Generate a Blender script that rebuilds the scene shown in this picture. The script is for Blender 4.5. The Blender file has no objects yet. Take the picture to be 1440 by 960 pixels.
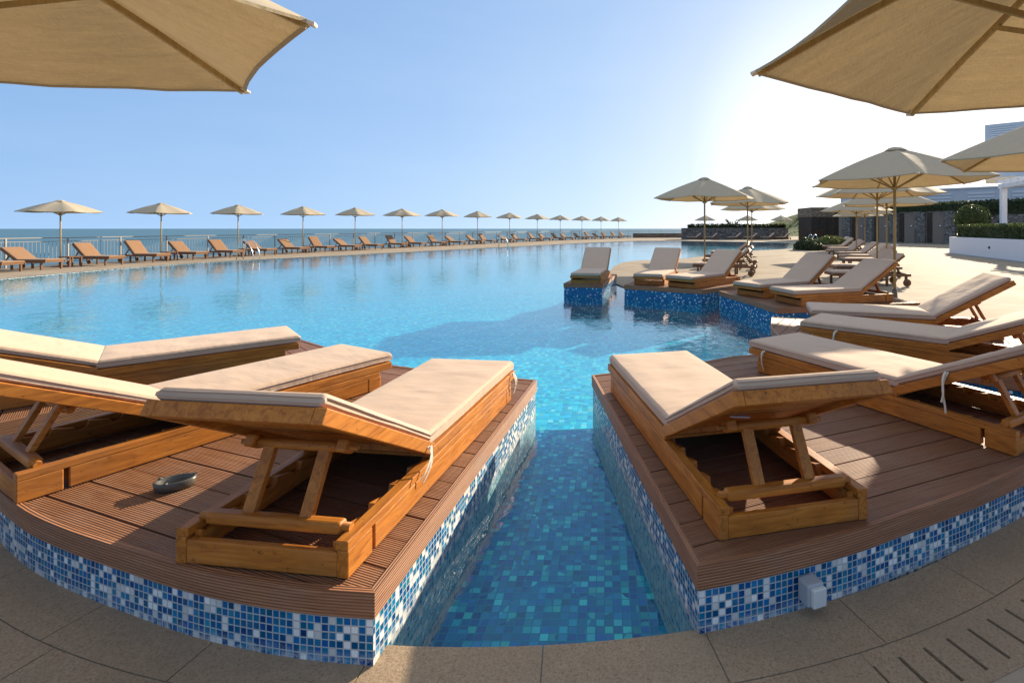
import bpy, bmesh, math, random
from mathutils import Vector, Matrix, noise
from mathutils.geometry import tessellate_polygon
random.seed(7)
R = math.radians
scene = bpy.context.scene
COL = scene.collection

# ------------------------------------------------------------------ helpers
def az_dir(a):
    return Vector((math.sin(R(a)), math.cos(R(a)), 0))

class MB:
    """collects geometry and links it as ONE mesh object"""
    def __init__(s):
        s.v, s.f, s.uv, s.sm = [], [], [], []
    def face(s, pts, uv=None, smooth=False):
        n = len(s.v)
        s.v += [tuple(p) for p in pts]
        s.f.append(list(range(n, n + len(pts))))
        s.uv.append(uv); s.sm.append(smooth)
    def add(s, bm, M=None, smooth=False):
        if M is not None: bmesh.ops.transform(bm, matrix=M, verts=bm.verts)
        bm.verts.index_update()
        n = len(s.v)
        s.v += [tuple(v.co) for v in bm.verts]
        for f in bm.faces:
            s.f.append([n + v.index for v in f.verts]); s.uv.append(None); s.sm.append(smooth)
        bm.free()
        return s
    def box(s, c, size, M=None, bev=0.004, seg=2):
        bm = bmesh.new()
        bmesh.ops.create_cube(bm, size=1)
        bmesh.ops.scale(bm, vec=size, verts=bm.verts)
        bmesh.ops.translate(bm, vec=c, verts=bm.verts)
        if bev > 0:
            bmesh.ops.bevel(bm, geom=list(bm.edges), offset=min(bev, min(size) * .3), segments=seg, affect='EDGES', profile=.5)
        return s.add(bm, M)
    def beam(s, p0, p1, w, h, bev=0.003, up=(0, 0, 1)):
        p0, p1 = Vector(p0), Vector(p1)
        y = (p1 - p0); L = y.length; y.normalize()
        x = y.cross(Vector(up))
        if x.length < 1e-4: x = Vector((1, 0, 0))
        x.normalize(); z = x.cross(y)
        M = Matrix((x, y, z)).transposed().to_4x4(); M.translation = (p0 + p1) / 2
        return s.box((0, 0, 0), (w, L, h), M, bev)
    def tube(s, pts, r, seg=10, cap=True, smooth=True):
        pts = [Vector(p) for p in pts]
        rr = r if isinstance(r, (list, tuple)) else [r] * len(pts)
        n0 = len(s.v); up = Vector((0, 0, 1))
        for i, p in enumerate(pts):
            a = pts[max(i - 1, 0)]; b = pts[min(i + 1, len(pts) - 1)]
            t = (b - a).normalized()
            u = t.cross(up)
            if u.length < .05: u = t.cross(Vector((1, 0, 0)))
            u.normalize(); w = t.cross(u).normalized()
            for k in range(seg):
                q = 2 * math.pi * k / seg
                s.v.append(tuple(p + (u * math.cos(q) + w * math.sin(q)) * rr[i]))
        for i in range(len(pts) - 1):
            for k in range(seg):
                a = n0 + i * seg + k; b = n0 + i * seg + (k + 1) % seg
                s.f.append([a, b, b + seg, a + seg]); s.uv.append(None); s.sm.append(smooth)
        if cap:
            s.f.append([n0 + k for k in range(seg)][::-1]); s.uv.append(None); s.sm.append(False)
            m = n0 + (len(pts) - 1) * seg
            s.f.append([m + k for k in range(seg)]); s.uv.append(None); s.sm.append(False)
        return s
    def lathe(s, prof, seg=24, M=None, smooth=True):
        n0 = len(s.v)
        for r, z in prof:
            for k in range(seg):
                q = 2 * math.pi * k / seg
                p = Vector((r * math.cos(q), r * math.sin(q), z))
                s.v.append(tuple(M @ p if M else p))
        for i in range(len(prof) - 1):
            for k in range(seg):
                a = n0 + i * seg + k; b = n0 + i * seg + (k + 1) % seg
                s.f.append([a, b, b + seg, a + seg]); s.uv.append(None); s.sm.append(smooth)
        for ring, rev in ((n0, True), (n0 + (len(prof) - 1) * seg, False)):
            f = [ring + k for k in range(seg)]
            s.f.append(f[::-1] if rev else f); s.uv.append(None); s.sm.append(False)
        return s
    def prism(s, poly, z0, z1, axis='z'):
        """poly of 2-D points extruded; axis 'x': poly is (y,z) and z0..z1 run along x"""
        m = (lambda p, h: (p[0], p[1], h)) if axis == 'z' else (lambda p, h: (h, p[0], p[1]))
        ti = tessellate_polygon([[Vector((p[0], p[1], 0)) for p in poly]])
        for t in ti:
            s.face([m(poly[i], z1) for i in t]); s.face([m(poly[i], z0) for i in t][::-1])
        for i in range(len(poly)):
            a, b = poly[i], poly[(i + 1) % len(poly)]
            s.face([m(a, z0), m(b, z0), m(b, z1), m(a, z1)])
        return s
    def build(s, name, mat, parent=None, fix=True):
        me = bpy.data.meshes.new(name)
        me.from_pydata(s.v, [], s.f)
        if any(u is not None for u in s.uv):
            ul = me.uv_layers.new(name='UVMap')
            for p, u in zip(me.polygons, s.uv):
                if u is not None:
                    for li, c in zip(p.loop_indices, u): ul.data[li].uv = c
        for p, q in zip(me.polygons, s.sm): p.use_smooth = q
        if fix:
            bm = bmesh.new(); bm.from_mesh(me)
            bmesh.ops.remove_doubles(bm, verts=bm.verts, dist=1e-5)
            bmesh.ops.recalc_face_normals(bm, faces=bm.faces)
            bm.to_mesh(me); bm.free()
        me.materials.append(mat)
        o = bpy.data.objects.new(name, me); COL.objects.link(o)
        if parent: o.parent = parent
        return o

def tag(o, label=None, cat=None, group=None, kind=None):
    if label: o['label'] = label
    if cat: o['category'] = cat
    if group: o['group'] = group
    if kind: o['kind'] = kind
    return o

def thing(name, loc=(0, 0, 0), rz=0.0):
    o = bpy.data.objects.new(name, None); COL.objects.link(o)
    o.empty_display_size = .2; o.location = loc; o.rotation_euler = (0, 0, rz)
    return o

def dup(o, parent=None):
    c = o.copy(); COL.objects.link(c)
    if parent: c.parent = parent
    for ch in list(o.children): dup(ch, c)
    return c

# ------------------------------------------------------------------ materials
class NT:
    def __init__(s, name):
        s.m = bpy.data.materials.new(name); s.m.use_nodes = True
        s.t = s.m.node_tree; s.n = s.t.nodes; s.l = s.t.links
        s.n.clear(); s.out = s.n.new('ShaderNodeOutputMaterial')
    def new(s, typ, **kw):
        n = s.n.new(typ)
        for k, v in kw.items():
            if hasattr(n, k): setattr(n, k, v)
        return n
    def put(s, sock, val):
        if hasattr(val, 'default_value') and hasattr(val, 'is_output'): s.l.new(val, sock)
        else:
            if isinstance(val, tuple) and len(val) == 3 and sock.type == 'RGBA': val = (*val, 1)
            sock.default_value = val
    def mapping(s, vec, scale=(1, 1, 1), rot=(0, 0, 0)):
        m = s.new('ShaderNodeMapping'); s.l.new(vec, m.inputs[0])
        m.inputs['Scale'].default_value = scale; m.inputs['Rotation'].default_value = rot
        return m.outputs[0]
    def coord(s, which='Object'):
        return s.new('ShaderNodeTexCoord').outputs[which]
    def noise(s, vec, scale, detail=4, rough=.55, dist=0):
        n = s.new('ShaderNodeTexNoise'); s.l.new(vec, n.inputs['Vector'])
        n.inputs['Scale'].default_value = scale; n.inputs['Detail'].default_value = detail
        n.inputs['Roughness'].default_value = rough; n.inputs['Distortion'].default_value = dist
        return n.outputs['Fac']
    def ramp(s, fac, stops, interp='LINEAR'):
        r = s.new('ShaderNodeValToRGB'); s.l.new(fac, r.inputs[0]); r.color_ramp.interpolation = interp
        e = r.color_ramp.elements
        while len(e) < len(stops): e.new(.5)
        for q, (p, c) in zip(e, stops):
            q.position = p; q.color = (*c, 1) if len(c) == 3 else c
        return r.outputs[0]
    def math(s, op, a, b=0.0, c=0.0):
        n = s.new('ShaderNodeMath', operation=op)
        for i, q in enumerate((a, b, c)): s.put(n.inputs[i], q)
        return n.outputs[0]
    def mix(s, fac, a, b, mode='MIX'):
        n = s.new('ShaderNodeMix', data_type='RGBA', blend_type=mode)
        s.put(n.inputs['Factor'], fac); s.put(n.inputs[6], a); s.put(n.inputs[7], b)
        return n.outputs[2]
    def bump(s, h, strength=.3, dist=.01, nrm=None):
        b = s.new('ShaderNodeBump'); s.l.new(h, b.inputs['Height'])
        b.inputs['Strength'].default_value = strength; b.inputs['Distance'].default_value = dist
        if nrm is not None: s.l.new(nrm, b.inputs['Normal'])
        return b.outputs[0]
    def principled(s, color, rough=.6, nrm=None, metal=0.0, spec=.5, sheen=0):
        p = s.new('ShaderNodeBsdfPrincipled')
        s.put(p.inputs['Base Color'], color); s.put(p.inputs['Roughness'], rough)
        s.put(p.inputs['Metallic'], metal); p.inputs['Specular IOR Level'].default_value = spec
        if sheen: p.inputs['Sheen Weight'].default_value = sheen
        if nrm is not None: s.l.new(nrm, p.inputs['Normal'])
        s.l.new(p.outputs[0], s.out.inputs[0])
        return p

def rnd_obj(nt):
    return nt.new('ShaderNodeObjectInfo').outputs['Random']

def mat_wood(name, along, c0, c1, c2, rough=.45):
    nt = NT(name)
    v = nt.coord('Object')
    add = nt.new('ShaderNodeVectorMath', operation='ADD'); nt.l.new(v, add.inputs[0])
    rv = nt.math('MULTIPLY', rnd_obj(nt), 13.0)
    cm = nt.new('ShaderNodeCombineXYZ')
    for i in range(3): nt.l.new(rv, cm.inputs[i])
    nt.l.new(cm.outputs[0], add.inputs[1])
    sc = {'x': (1.6, 16, 16), 'y': (16, 1.6, 16), 'z': (16, 16, 1.6)}[along]
    m = nt.mapping(add.outputs[0], sc)
    n1 = nt.noise(m, 2.2, 6, .6, 1.2)
    n2 = nt.noise(nt.mapping(add.outputs[0], tuple(q * 5 for q in sc)), 2.6, 3, .6)
    n3 = nt.noise(add.outputs[0], 3.5, 3)
    col = nt.ramp(n1, [(.28, c0), (.52, c1), (.75, c2)])
    col = nt.mix(nt.math('MULTIPLY', n2, .45), col, c0)
    col = nt.mix(nt.ramp(n3, [(.45, (0, 0, 0)), (.75, (.35, .35, .35))]), col, tuple(q * .6 for q in c0))
    wx = nt.noise(add.outputs[0], 1.7, 5, .65)
    col = nt.mix(nt.ramp(wx, [(.5, (0, 0, 0)), (.72, (.5, .5, .5))]), col, tuple(.35 * q + .65 * g_ for q, g_ in zip(c1, (.2, .12, .07))))
    spots = nt.noise(add.outputs[0], 38, 2, .6)
    col = nt.mix(nt.ramp(spots, [(.66, (0, 0, 0)), (.74, (.6, .6, .6))]), col, tuple(q * .4 for q in c0))
    nt.principled(col, nt.math('MULTIPLY_ADD', wx, .3, rough - .1), nt.bump(n2, .25, .004), spec=.35)
    return nt.m

TEAK = ((.27, .085, .013), (.57, .205, .028), (.69, .29, .055))
M = {}
M['teak_long'] = mat_wood('teak_long', 'y', *TEAK)
M['teak_cross'] = mat_wood('teak_cross', 'x', *TEAK)
M['teak_dark'] = mat_wood('teak_dark', 'y', (.12, .05, .018), (.22, .1, .038), (.3, .145, .06))
M['teak_dark_cross'] = mat_wood('teak_dark_cross', 'x', (.12, .05, .018), (.22, .1, .038), (.3, .145, .06))
M['pole_wood'] = mat_wood('pole_wood', 'z', (.36, .24, .09), (.5, .36, .15), (.58, .43, .2), .5)
M['kiosk_wood'] = mat_wood('kiosk_wood', 'z', (.03, .02, .014), (.05, .036, .026), (.075, .055, .04), .7)

def mat_deck(name, ribs_across_v, tint=1.0):
    nt = NT(name)
    uv = nt.coord('UV')
    sep = nt.new('ShaderNodeSeparateXYZ'); nt.l.new(uv, sep.inputs[0])
    u, v = sep.outputs[0], sep.outputs[1]
    bid = nt.math('FLOOR', nt.math('DIVIDE', v, .15))
    wn = nt.new('ShaderNodeTexWhiteNoise', noise_dimensions='1D'); nt.l.new(bid, wn.inputs['W'])
    cm = nt.new('ShaderNodeCombineXYZ')
    nt.l.new(nt.math('MULTIPLY', u, 1.4), cm.inputs[0]); nt.l.new(nt.math('MULTIPLY', v, 30.0), cm.inputs[1])
    nt.l.new(nt.math('MULTIPLY', wn.outputs[0], 20.0), cm.inputs[2])
    g = nt.noise(cm.outputs[0], 2.5, 5, .6, .6)
    big = nt.noise(uv, 3.2, 4, .6)
    t = tint
    col = nt.ramp(g, [(.25, (.138 * t, .056 * t, .025 * t)), (.55, (.22 * t, .1 * t, .048 * t)), (.8, (.29 * t, .147 * t, .078 * t))])
    col = nt.mix(nt.math('MULTIPLY', wn.outputs[0], .35), col, (.11 * t, .05 * t, .03 * t))
    col = nt.mix(nt.ramp(big, [(.5, (0, 0, 0)), (.78, (.4, .4, .4))]), col, (.3, .21, .16))
    s = nt.math('SINE', nt.math('MULTIPLY', v, 2 * math.pi / .0105))
    rib = nt.math('POWER', nt.math('MULTIPLY_ADD', s, .5, .5), .6)
    col = nt.mix(nt.ramp(rib, [(.0, (.45, .45, .45)), (.45, (0, 0, 0))]), col, (.05, .024, .014))
    h = nt.math('MULTIPLY_ADD', nt.noise(uv, 240, 2), .15, rib)
    nt.principled(col, .55, nt.bump(h, .75, .004), spec=.35)
    return nt.m
M['decking'] = mat_deck('deck_board', True, 1.15)
M['trim'] = mat_deck('deck_trim', True, 1.75)
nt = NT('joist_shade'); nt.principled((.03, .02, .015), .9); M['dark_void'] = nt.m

def mat_tile(name, coord, pitch, stops, grout, rough=.12, warp=0.0, gw=.09, spec=.5, lime=False):
    nt = NT(name)
    v = nt.coord(coord)
    if warp:
        nz = nt.new('ShaderNodeTexNoise'); nt.l.new(v, nz.inputs['Vector'])
        nz.inputs['Scale'].default_value = 4.0; nz.inputs['Detail'].default_value = 2
        sub = nt.new('ShaderNodeVectorMath', operation='SUBTRACT'); nt.l.new(nz.outputs['Color'], sub.inputs[0]); sub.inputs[1].default_value = (.5, .5, .5)
        scl = nt.new('ShaderNodeVectorMath', operation='SCALE'); nt.l.new(sub.outputs[0], scl.inputs[0]); scl.inputs['Scale'].default_value = warp
        ad = nt.new('ShaderNodeVectorMath', operation='ADD'); nt.l.new(v, ad.inputs[0]); nt.l.new(scl.outputs[0], ad.inputs[1])
        v = ad.outputs[0]
    sc = nt.new('ShaderNodeVectorMath', operation='MULTIPLY'); nt.l.new(v, sc.inputs[0]); sc.inputs[1].default_value = (1 / pitch, 1 / pitch, 0)
    fl = nt.new('ShaderNodeVectorMath', operation='FLOOR'); nt.l.new(sc.outputs[0], fl.inputs[0])
    fr = nt.new('ShaderNodeVectorMath', operation='FRACTION'); nt.l.new(sc.outputs[0], fr.inputs[0])
    wn = nt.new('ShaderNodeTexWhiteNoise', noise_dimensions='3D'); nt.l.new(fl.outputs[0], wn.inputs['Vector'])
    col = nt.ramp(wn.outputs['Value'], stops, 'CONSTANT')
    hs = nt.new('ShaderNodeHueSaturation')
    sp = nt.new('ShaderNodeSeparateColor'); nt.l.new(wn.outputs['Color'], sp.inputs[0])
    nt.l.new(nt.math('MULTIPLY_ADD', sp.outputs[1], .5, .75), hs.inputs['Value']); nt.l.new(col, hs.inputs['Color'])
    nt.l.new(nt.math('MULTIPLY_ADD', sp.outputs[2], .04, .48), hs.inputs['Hue'])
    s2 = nt.new('ShaderNodeSeparateXYZ'); nt.l.new(fr.outputs[0], s2.inputs[0])
    def edge(q):
        return nt.math('MINIMUM', q, nt.math('SUBTRACT', 1.0, q))
    e = nt.math('MINIMUM', edge(s2.outputs[0]), edge(s2.outputs[1]))
    g = nt.math('LESS_THAN', e, gw)
    dirt = nt.noise(v, 9, 3)
    gcol = nt.mix(dirt, grout, tuple(q * .7 for q in grout))
    c = nt.mix(g, hs.outputs[0], gcol)
    if lime:
        sv = nt.new('ShaderNodeSeparateXYZ'); nt.l.new(nt.coord(coord), sv.inputs[0])
        band = nt.math('SUBTRACT', 1.0, nt.math('DIVIDE', sv.outputs[1], .05))
        lm = nt.math('MULTIPLY', nt.math('MAXIMUM', band, 0.0), nt.ramp(nt.noise(nt.coord(coord), 26, 4, .7), [(.42, (0, 0, 0)), (.6, (1, 1, 1))]))
        c = nt.mix(nt.math('MINIMUM', lm, .75), c, (.56, .55, .52))
        sc2 = nt.ramp(nt.noise(nt.coord(coord), 7, 5, .7), [(.52, (0, 0, 0)), (.75, (.28, .28, .28))])
        c = nt.mix(sc2, c, (.3, .36, .38))
    ro = nt.math('MULTIPLY_ADD', g, .55, rough)
    hgt = nt.ramp(e, [(.0, (0, 0, 0)), (gw + .06, (1, 1, 1))])
    tilt = nt.math('MULTIPLY_ADD', nt.math('MULTIPLY', nt.math('SUBTRACT', sp.outputs[0], .5), s2.outputs[0]), .5, hgt)
    nt.principled(c, ro, nt.bump(tilt, .35, .003), spec=spec)
    return nt.m
BL1, BL2, BL3, TQ, WH = (.003, .12, .29), (.004, .16, .35), (.002, .075, .21), (.02, .26, .44), (.72, .74, .72)
M['tile_wall'] = mat_tile('mosaic_wall', 'UV', .0272, [(0, BL1), (.3, BL2), (.52, BL3), (.62, (.014, .19, .36)), (.72, WH)], (.52, .56, .57), .22, 0.0, .085, .15, True)
M['tile_far'] = mat_tile('mosaic_wall_far', 'UV', .0272, [(0, BL1), (.34, BL2), (.6, BL3), (.72, (.012, .2, .36)), (.86, WH)], (.1, .22, .34), .22, 0.0, .07, .15)
M['tile_shelf'] = mat_tile('mosaic_floor', 'UV', .041, [(0, (.002, .135, .37)), (.34, (.003, .18, .42)), (.6, (.001, .09, .28)), (.74, (.01, .34, .48)), (.91, (.05, .5, .58))], (.02, .27, .4), .3, .006, .055)
M['tile_pool'] = mat_tile('mosaic_basin', 'UV', .06, [(0, (.008, .54, .78)), (.35, (.012, .63, .82)), (.65, (.004, .45, .72)), (.8, (.08, .74, .84)), (.93, (.3, .82, .86))], (.05, .62, .78), .4, .05, .04)

def mat_plain(name, c, rough=.5, metal=0.0, var=.12, scale=6, bump=.0, spec=.5):
    nt = NT(name)
    n = nt.noise(nt.coord('Object'), scale, 5, .6)
    col = nt.mix(nt.math('MULTIPLY', n, var * 2), c, tuple(q * .55 for q in c))
    nt.principled(col, rough, nt.bump(n, bump, .01) if bump else None, metal, spec)
    return nt.m
M['steel'] = mat_plain('polished_steel', (.72, .72, .72), .22, 1.0, .05)
M['rail_metal'] = mat_plain('railing_paint', (.36, .335, .295), .4, .0, .15)
M['white_paint'] = mat_plain('white_render', (.78, .8, .84), .8, 0, .05, 2)
M['blue_facade'] = mat_plain('grey_blue_facade', (.56, .6, .64), .6, 0, .06, 1)
M['louvre'] = mat_plain('louvre_white', (.7, .73, .76), .5, 0, .05)
M['rubber'] = mat_plain('dark_rubber', (.03, .027, .025), .7)
M['brown_stone'] = mat_plain('brown_stone_cap', (.2, .15, .11), .8, 0, .2, 8, .3)
M['joint'] = mat_plain('cement_joint', (.27, .24, .2), .9, 0, .3, 10)
M['shower_panel'] = mat_plain('brown_plaster', (.24, .19, .15), .8, 0, .1, 3, .1)
M['plastic'] = mat_plain('pale_plastic', (.66, .68, .66), .35, 0, .06)
M['plastic_grey'] = mat_plain('grey_plastic', (.4, .44, .48), .4, 0, .1)
M['tag_white'] = mat_plain('white_paper', (.85, .87, .9), .7, 0, .05)
M['blue_glass'] = mat_plain('blue_glass', (.1, .3, .5), .1)
M['ash_ceramic'] = mat_plain('grey_ceramic', (.1, .095, .08), .3, 0, .3, 20)
M['dark_ash'] = mat_plain('black_ash', (.012, .011, .01), .6)
M['towel'] = mat_plain('white_towel', (.82, .8, .76), .9, 0, .06, 30, .3)

def mat_fabric(name, c, trans=0.0, tcol=None, weave=900, bump=.25, under_shade=None):
    nt = NT(name)
    v = nt.coord('Object')
    n1 = nt.noise(v, 2.3, 4); n2 = nt.noise(nt.mapping(v, (2, 6, 4)), 2.6, 2, .5, .6)
    wv = nt.noise(v, weave / 4, 2)
    col = nt.mix(nt.math('MULTIPLY', n1, .3), c, tuple(q * .8 for q in c))
    stain = nt.noise(v, 5.5, 5, .7)
    col = nt.mix(nt.ramp(stain, [(.56, (0, 0, 0)), (.8, (.2, .2, .2))]), col, tuple(q * .65 for q in c))
    if under_shade:
        w1 = nt.noise(nt.mapping(v, (8, 260, 60)), 1.0, 2, .7); w2 = nt.noise(nt.mapping(v, (260, 8, 60)), 1.0, 2, .7)
        weave_f = nt.math('MULTIPLY', nt.math('ADD', w1, w2), .5)
        pl_ = nt.noise(nt.mapping(v, (1.2, 9, 3), (0, 0, .6)), 1.6, 3, .55, .3)
        tone = nt.math('ADD', nt.math('MULTIPLY', nt.ramp(weave_f, [(.38, (0, 0, 0)), (.62, (1, 1, 1))]), .5), nt.math('MULTIPLY', pl_, .7))
        under_shade = nt.mix(tone, tuple(q * .8 for q in under_shade), tuple(q * 1.12 for q in under_shade))
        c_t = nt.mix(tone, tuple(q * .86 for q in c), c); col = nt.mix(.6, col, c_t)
    if under_shade: col = nt.mix(nt.new('ShaderNodeNewGeometry').outputs['Backfacing'], col, under_shade)  # back faces get a darker colour: shade under the canopy, painted in
    h = nt.math('ADD', nt.math('MULTIPLY', n2, 1.0), nt.math('MULTIPLY', wv, .05))
    if under_shade is not None: h = nt.math('ADD', h, nt.math('MULTIPLY', pl_, 1.2))
    nrm = nt.bump(h, bump, .03)
    p = nt.principled(col, .85, nrm, spec=.15, sheen=.1)
    if trans:
        tr = nt.new('ShaderNodeBsdfTranslucent'); nt.put(tr.inputs[0], tcol or c) if under_shade is None else nt.put(tr.inputs[0], nt.mix(tone, tuple(q * .6 for q in tcol), tuple(min(1, q * 1.25) for q in tcol))); nt.l.new(nrm, tr.inputs['Normal'])
        mx = nt.new('ShaderNodeMixShader'); mx.inputs[0].default_value = trans
        nt.l.new(p.outputs[0], mx.inputs[1]); nt.l.new(tr.outputs[0], mx.inputs[2]); nt.l.new(mx.outputs[0], nt.out.inputs[0])
    return nt.m
M['cushion'] = mat_fabric('beige_canvas', (.6, .43, .31), bump=.1)
M['cushion_tan'] = mat_fabric('tan_canvas', (.31, .175, .095), bump=.1)
M['piping'] = mat_fabric('beige_piping', (.5, .4, .32))
M['strap'] = mat_fabric('cream_strap', (.75, .68, .55))
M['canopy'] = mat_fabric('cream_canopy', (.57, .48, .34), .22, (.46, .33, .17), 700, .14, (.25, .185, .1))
M['seam'] = mat_fabric('canopy_hem', (.4, .32, .2))

def mat_terrace(name):
    nt = NT(name)
    v = nt.coord('Object')
    b = nt.new('ShaderNodeTexBrick'); nt.l.new(nt.mapping(v, (1, 1, 1), (0, 0, R(-22))), b.inputs['Vector'])
    b.inputs['Scale'].default_value = 1.0; b.inputs['Brick Width'].default_value = .9; b.inputs['Row Height'].default_value = .45
    b.inputs['Mortar Size'].default_value = .009; b.inputs['Mortar Smooth'].default_value = .1
    b.inputs['Color1'].default_value = (.38, .31, .23, 1); b.inputs['Color2'].default_value = (.46, .38, .29, 1); b.inputs['Mortar'].default_value = (.17, .13, .1, 1)
    n = nt.noise(v, 1.1, 5, .6); sp = nt.noise(v, 120, 2, .7)
    col = nt.mix(nt.ramp(n, [(.35, (0, 0, 0)), (.7, (.75, .75, .75))]), b.outputs[0], (.25, .19, .13))
    n4 = nt.noise(nt.mapping(v, (1, 3, 1), (0, 0, .5)), .35, 5, .65)
    col = nt.mix(nt.ramp(n4, [(.5, (0, 0, 0)), (.68, (.5, .5, .5))]), col, (.27, .2, .14))
    col = nt.mix(nt.ramp(sp, [(.45, (0, 0, 0)), (.7, (.4, .4, .4))]), col, (.3, .24, .18))
    nt.principled(col, .85, nt.bump(sp, .15, .004), spec=.12)
    return nt.m
M['terrace'] = mat_terrace('terrace_stone')
def mat_coping():
    nt = NT('coping_stone')
    v = nt.coord('Object')
    sp = nt.noise(v, 130, 3, .75); n = nt.noise(v, 3, 5, .6); n2 = nt.noise(v, 14, 4, .6)
    col = nt.ramp(sp, [(.3, (.2, .135, .08)), (.48, (.35, .25, .16)), (.7, (.45, .34, .225))])
    col = nt.mix(nt.ramp(n, [(.42, (0, 0, 0)), (.72, (.55, .55, .55))]), col, (.26, .2, .14))
    col = nt.mix(nt.ramp(n2, [(.55, (0, 0, 0)), (.75, (.3, .3, .3))]), col, (.3, .21, .12))
    nt.principled(col, .75, nt.bump(nt.math('MULTIPLY_ADD', n2, .6, sp), .4, .004), spec=.3)
    return nt.m
M['coping'] = mat_coping()
def mat_stone_wall(name, c0, c1, c2, scale=3.0):
    nt = NT(name)
    v = nt.coord('Object')
    vo = nt.new('ShaderNodeTexVoronoi', feature='F1'); nt.l.new(nt.mapping(v, (1, 1, 1.9)), vo.inputs['Vector']); vo.inputs['Scale'].default_value = scale
    ve = nt.new('ShaderNodeTexVoronoi', feature='DISTANCE_TO_EDGE'); nt.l.new(nt.mapping(v, (1, 1, 1.9)), ve.inputs['Vector']); ve.inputs['Scale'].default_value = scale
    sp = nt.new('ShaderNodeSeparateColor'); nt.l.new(vo.outputs['Color'], sp.inputs[0])
    col = nt.ramp(sp.outputs[0], [(.0, c0), (.5, c1), (1, c2)])
    col = nt.mix(nt.math('MULTIPLY', nt.noise(v, 22, 4), .6), col, c0)
    m = nt.ramp(ve.outputs['Distance'], [(.02, (0, 0, 0)), (.09, (1, 1, 1))])
    col = nt.mix(m, tuple(q * .35 for q in c0), col)
    nt.principled(col, .85, nt.bump(m, .8, .03), spec=.3)
    return nt.m
M['stone_grey'] = mat_stone_wall('grey_rubble_stone', (.14, .13, .115), (.24, .22, .19), (.36, .33, .29))
M['stone_dark'] = mat_stone_wall('dark_rubble_stone', (.15, .135, .12), (.24, .215, .19), (.34, .305, .27), 2.2)
M['stone_tan'] = mat_stone_wall('tan_rubble_stone', (.22, .15, .1), (.34, .24, .16), (.46, .34, .24), 3)

def mat_leaf(name, a, b):
    nt = NT(name)
    g = nt.new('ShaderNodeNewGeometry')
    col = nt.mix(g.outputs['Random Per Island'], a, b)
    p = nt.principled(col, .5, spec=.3)
    tr = nt.new('ShaderNodeBsdfTranslucent'); nt.l.new(col, tr.inputs[0])
    mx = nt.new('ShaderNodeMixShader'); mx.inputs[0].default_value = .3
    nt.l.new(p.outputs[0], mx.inputs[1]); nt.l.new(tr.outputs[0], mx.inputs[2]); nt.l.new(mx.outputs[0], nt.out.inputs[0])
    return nt.m
M['leaf'] = mat_leaf('hedge_leaf', (.035, .06, .015), (.1, .13, .035))
M['leaf_dark'] = mat_leaf('dark_leaf', (.03, .045, .016), (.08, .1, .035))
M['leaf_light'] = mat_leaf('light_leaf', (.08, .11, .03), (.2, .2, .07))
M['stem'] = mat_plain('brown_bark', (.12, .08, .05), .8)

def mat_water():
    nt = NT('clear_pool_water')
    v = nt.coord('Object')
    n1 = nt.noise(nt.mapping(v, (1.0, .8, 1)), 2.6, 3, .55, .5)
    n2 = nt.noise(v, 11, 2, .5, .3)
    n3 = nt.noise(v, .35, 2, .5)
    h = nt.math('MULTIPLY', nt.math('MULTIPLY_ADD', n2, .22, n1), nt.math('MULTIPLY_ADD', n3, 1.6, .1))
    nrm = nt.bump(h, .16, .06)
    # Schlick reflectance, the same from above and from below, so that sunlight reaches the floor
    gi = nt.new('ShaderNodeNewGeometry'); dp = nt.new('ShaderNodeVectorMath', operation='DOT_PRODUCT')
    nt.l.new(nrm, dp.inputs[0]); nt.l.new(gi.outputs['Incoming'], dp.inputs[1])
    cs = nt.math('SUBTRACT', 1.0, nt.math('MINIMUM', nt.math('ABSOLUTE', dp.outputs['Value']), 1.0))
    fr = nt.math('MULTIPLY_ADD', nt.math('POWER', cs, 4.2), .98, .02)
    tr = nt.new('ShaderNodeBsdfTransparent'); tr.inputs[0].default_value = (.72, .93, .97, 1)
    gl = nt.new('ShaderNodeBsdfGlossy'); gl.inputs['Roughness'].default_value = .015; nt.l.new(nrm, gl.inputs['Normal'])
    # a little turquoise scattered back by the water itself
    df = nt.new('ShaderNodeBsdfDiffuse'); df.inputs[0].default_value = (.02, .55, .72, 1)
    mw = nt.new('ShaderNodeMixShader'); mw.inputs[0].default_value = .05; nt.l.new(tr.outputs[0], mw.inputs[1]); nt.l.new(df.outputs[0], mw.inputs[2])
    mx = nt.new('ShaderNodeMixShader'); nt.l.new(fr, mx.inputs[0])
    nt.l.new(mw.outputs[0], mx.inputs[1]); nt.l.new(gl.outputs[0], mx.inputs[2]); nt.l.new(mx.outputs[0], nt.out.inputs[0])
    return nt.m
M['water'] = mat_water()
def mat_sea():
    nt = NT('open_sea')
    v = nt.coord('Object')
    n1 = nt.noise(nt.mapping(v, (.4, 1, 1)), .25, 5, .6); n2 = nt.noise(v, 1.2, 3)
    big = nt.noise(nt.mapping(v, (1, 5, 1)), .004, 4)
    col = nt.mix(big, (.03, .1, .12), (.05, .14, .16))
    nt.principled(col, .35, nt.bump(nt.math('ADD', n1, nt.math('MULTIPLY', n2, .3)), .5, .5), spec=.3)
    return nt.m
M['sea'] = mat_sea()
def mat_hill():
    nt = NT('green_hillside')
    v = nt.coord('Object'); n = nt.noise(v, .35, 6, .65); n2 = nt.noise(v, 2.5, 4)
    col = nt.ramp(n, [(.35, (.05, .085, .025)), (.55, (.12, .15, .05)), (.7, (.2, .19, .09))])
    nt.principled(col, .9, nt.bump(n2, .8, .3), spec=.2)
    return nt.m
M['hill'] = mat_hill()

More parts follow.
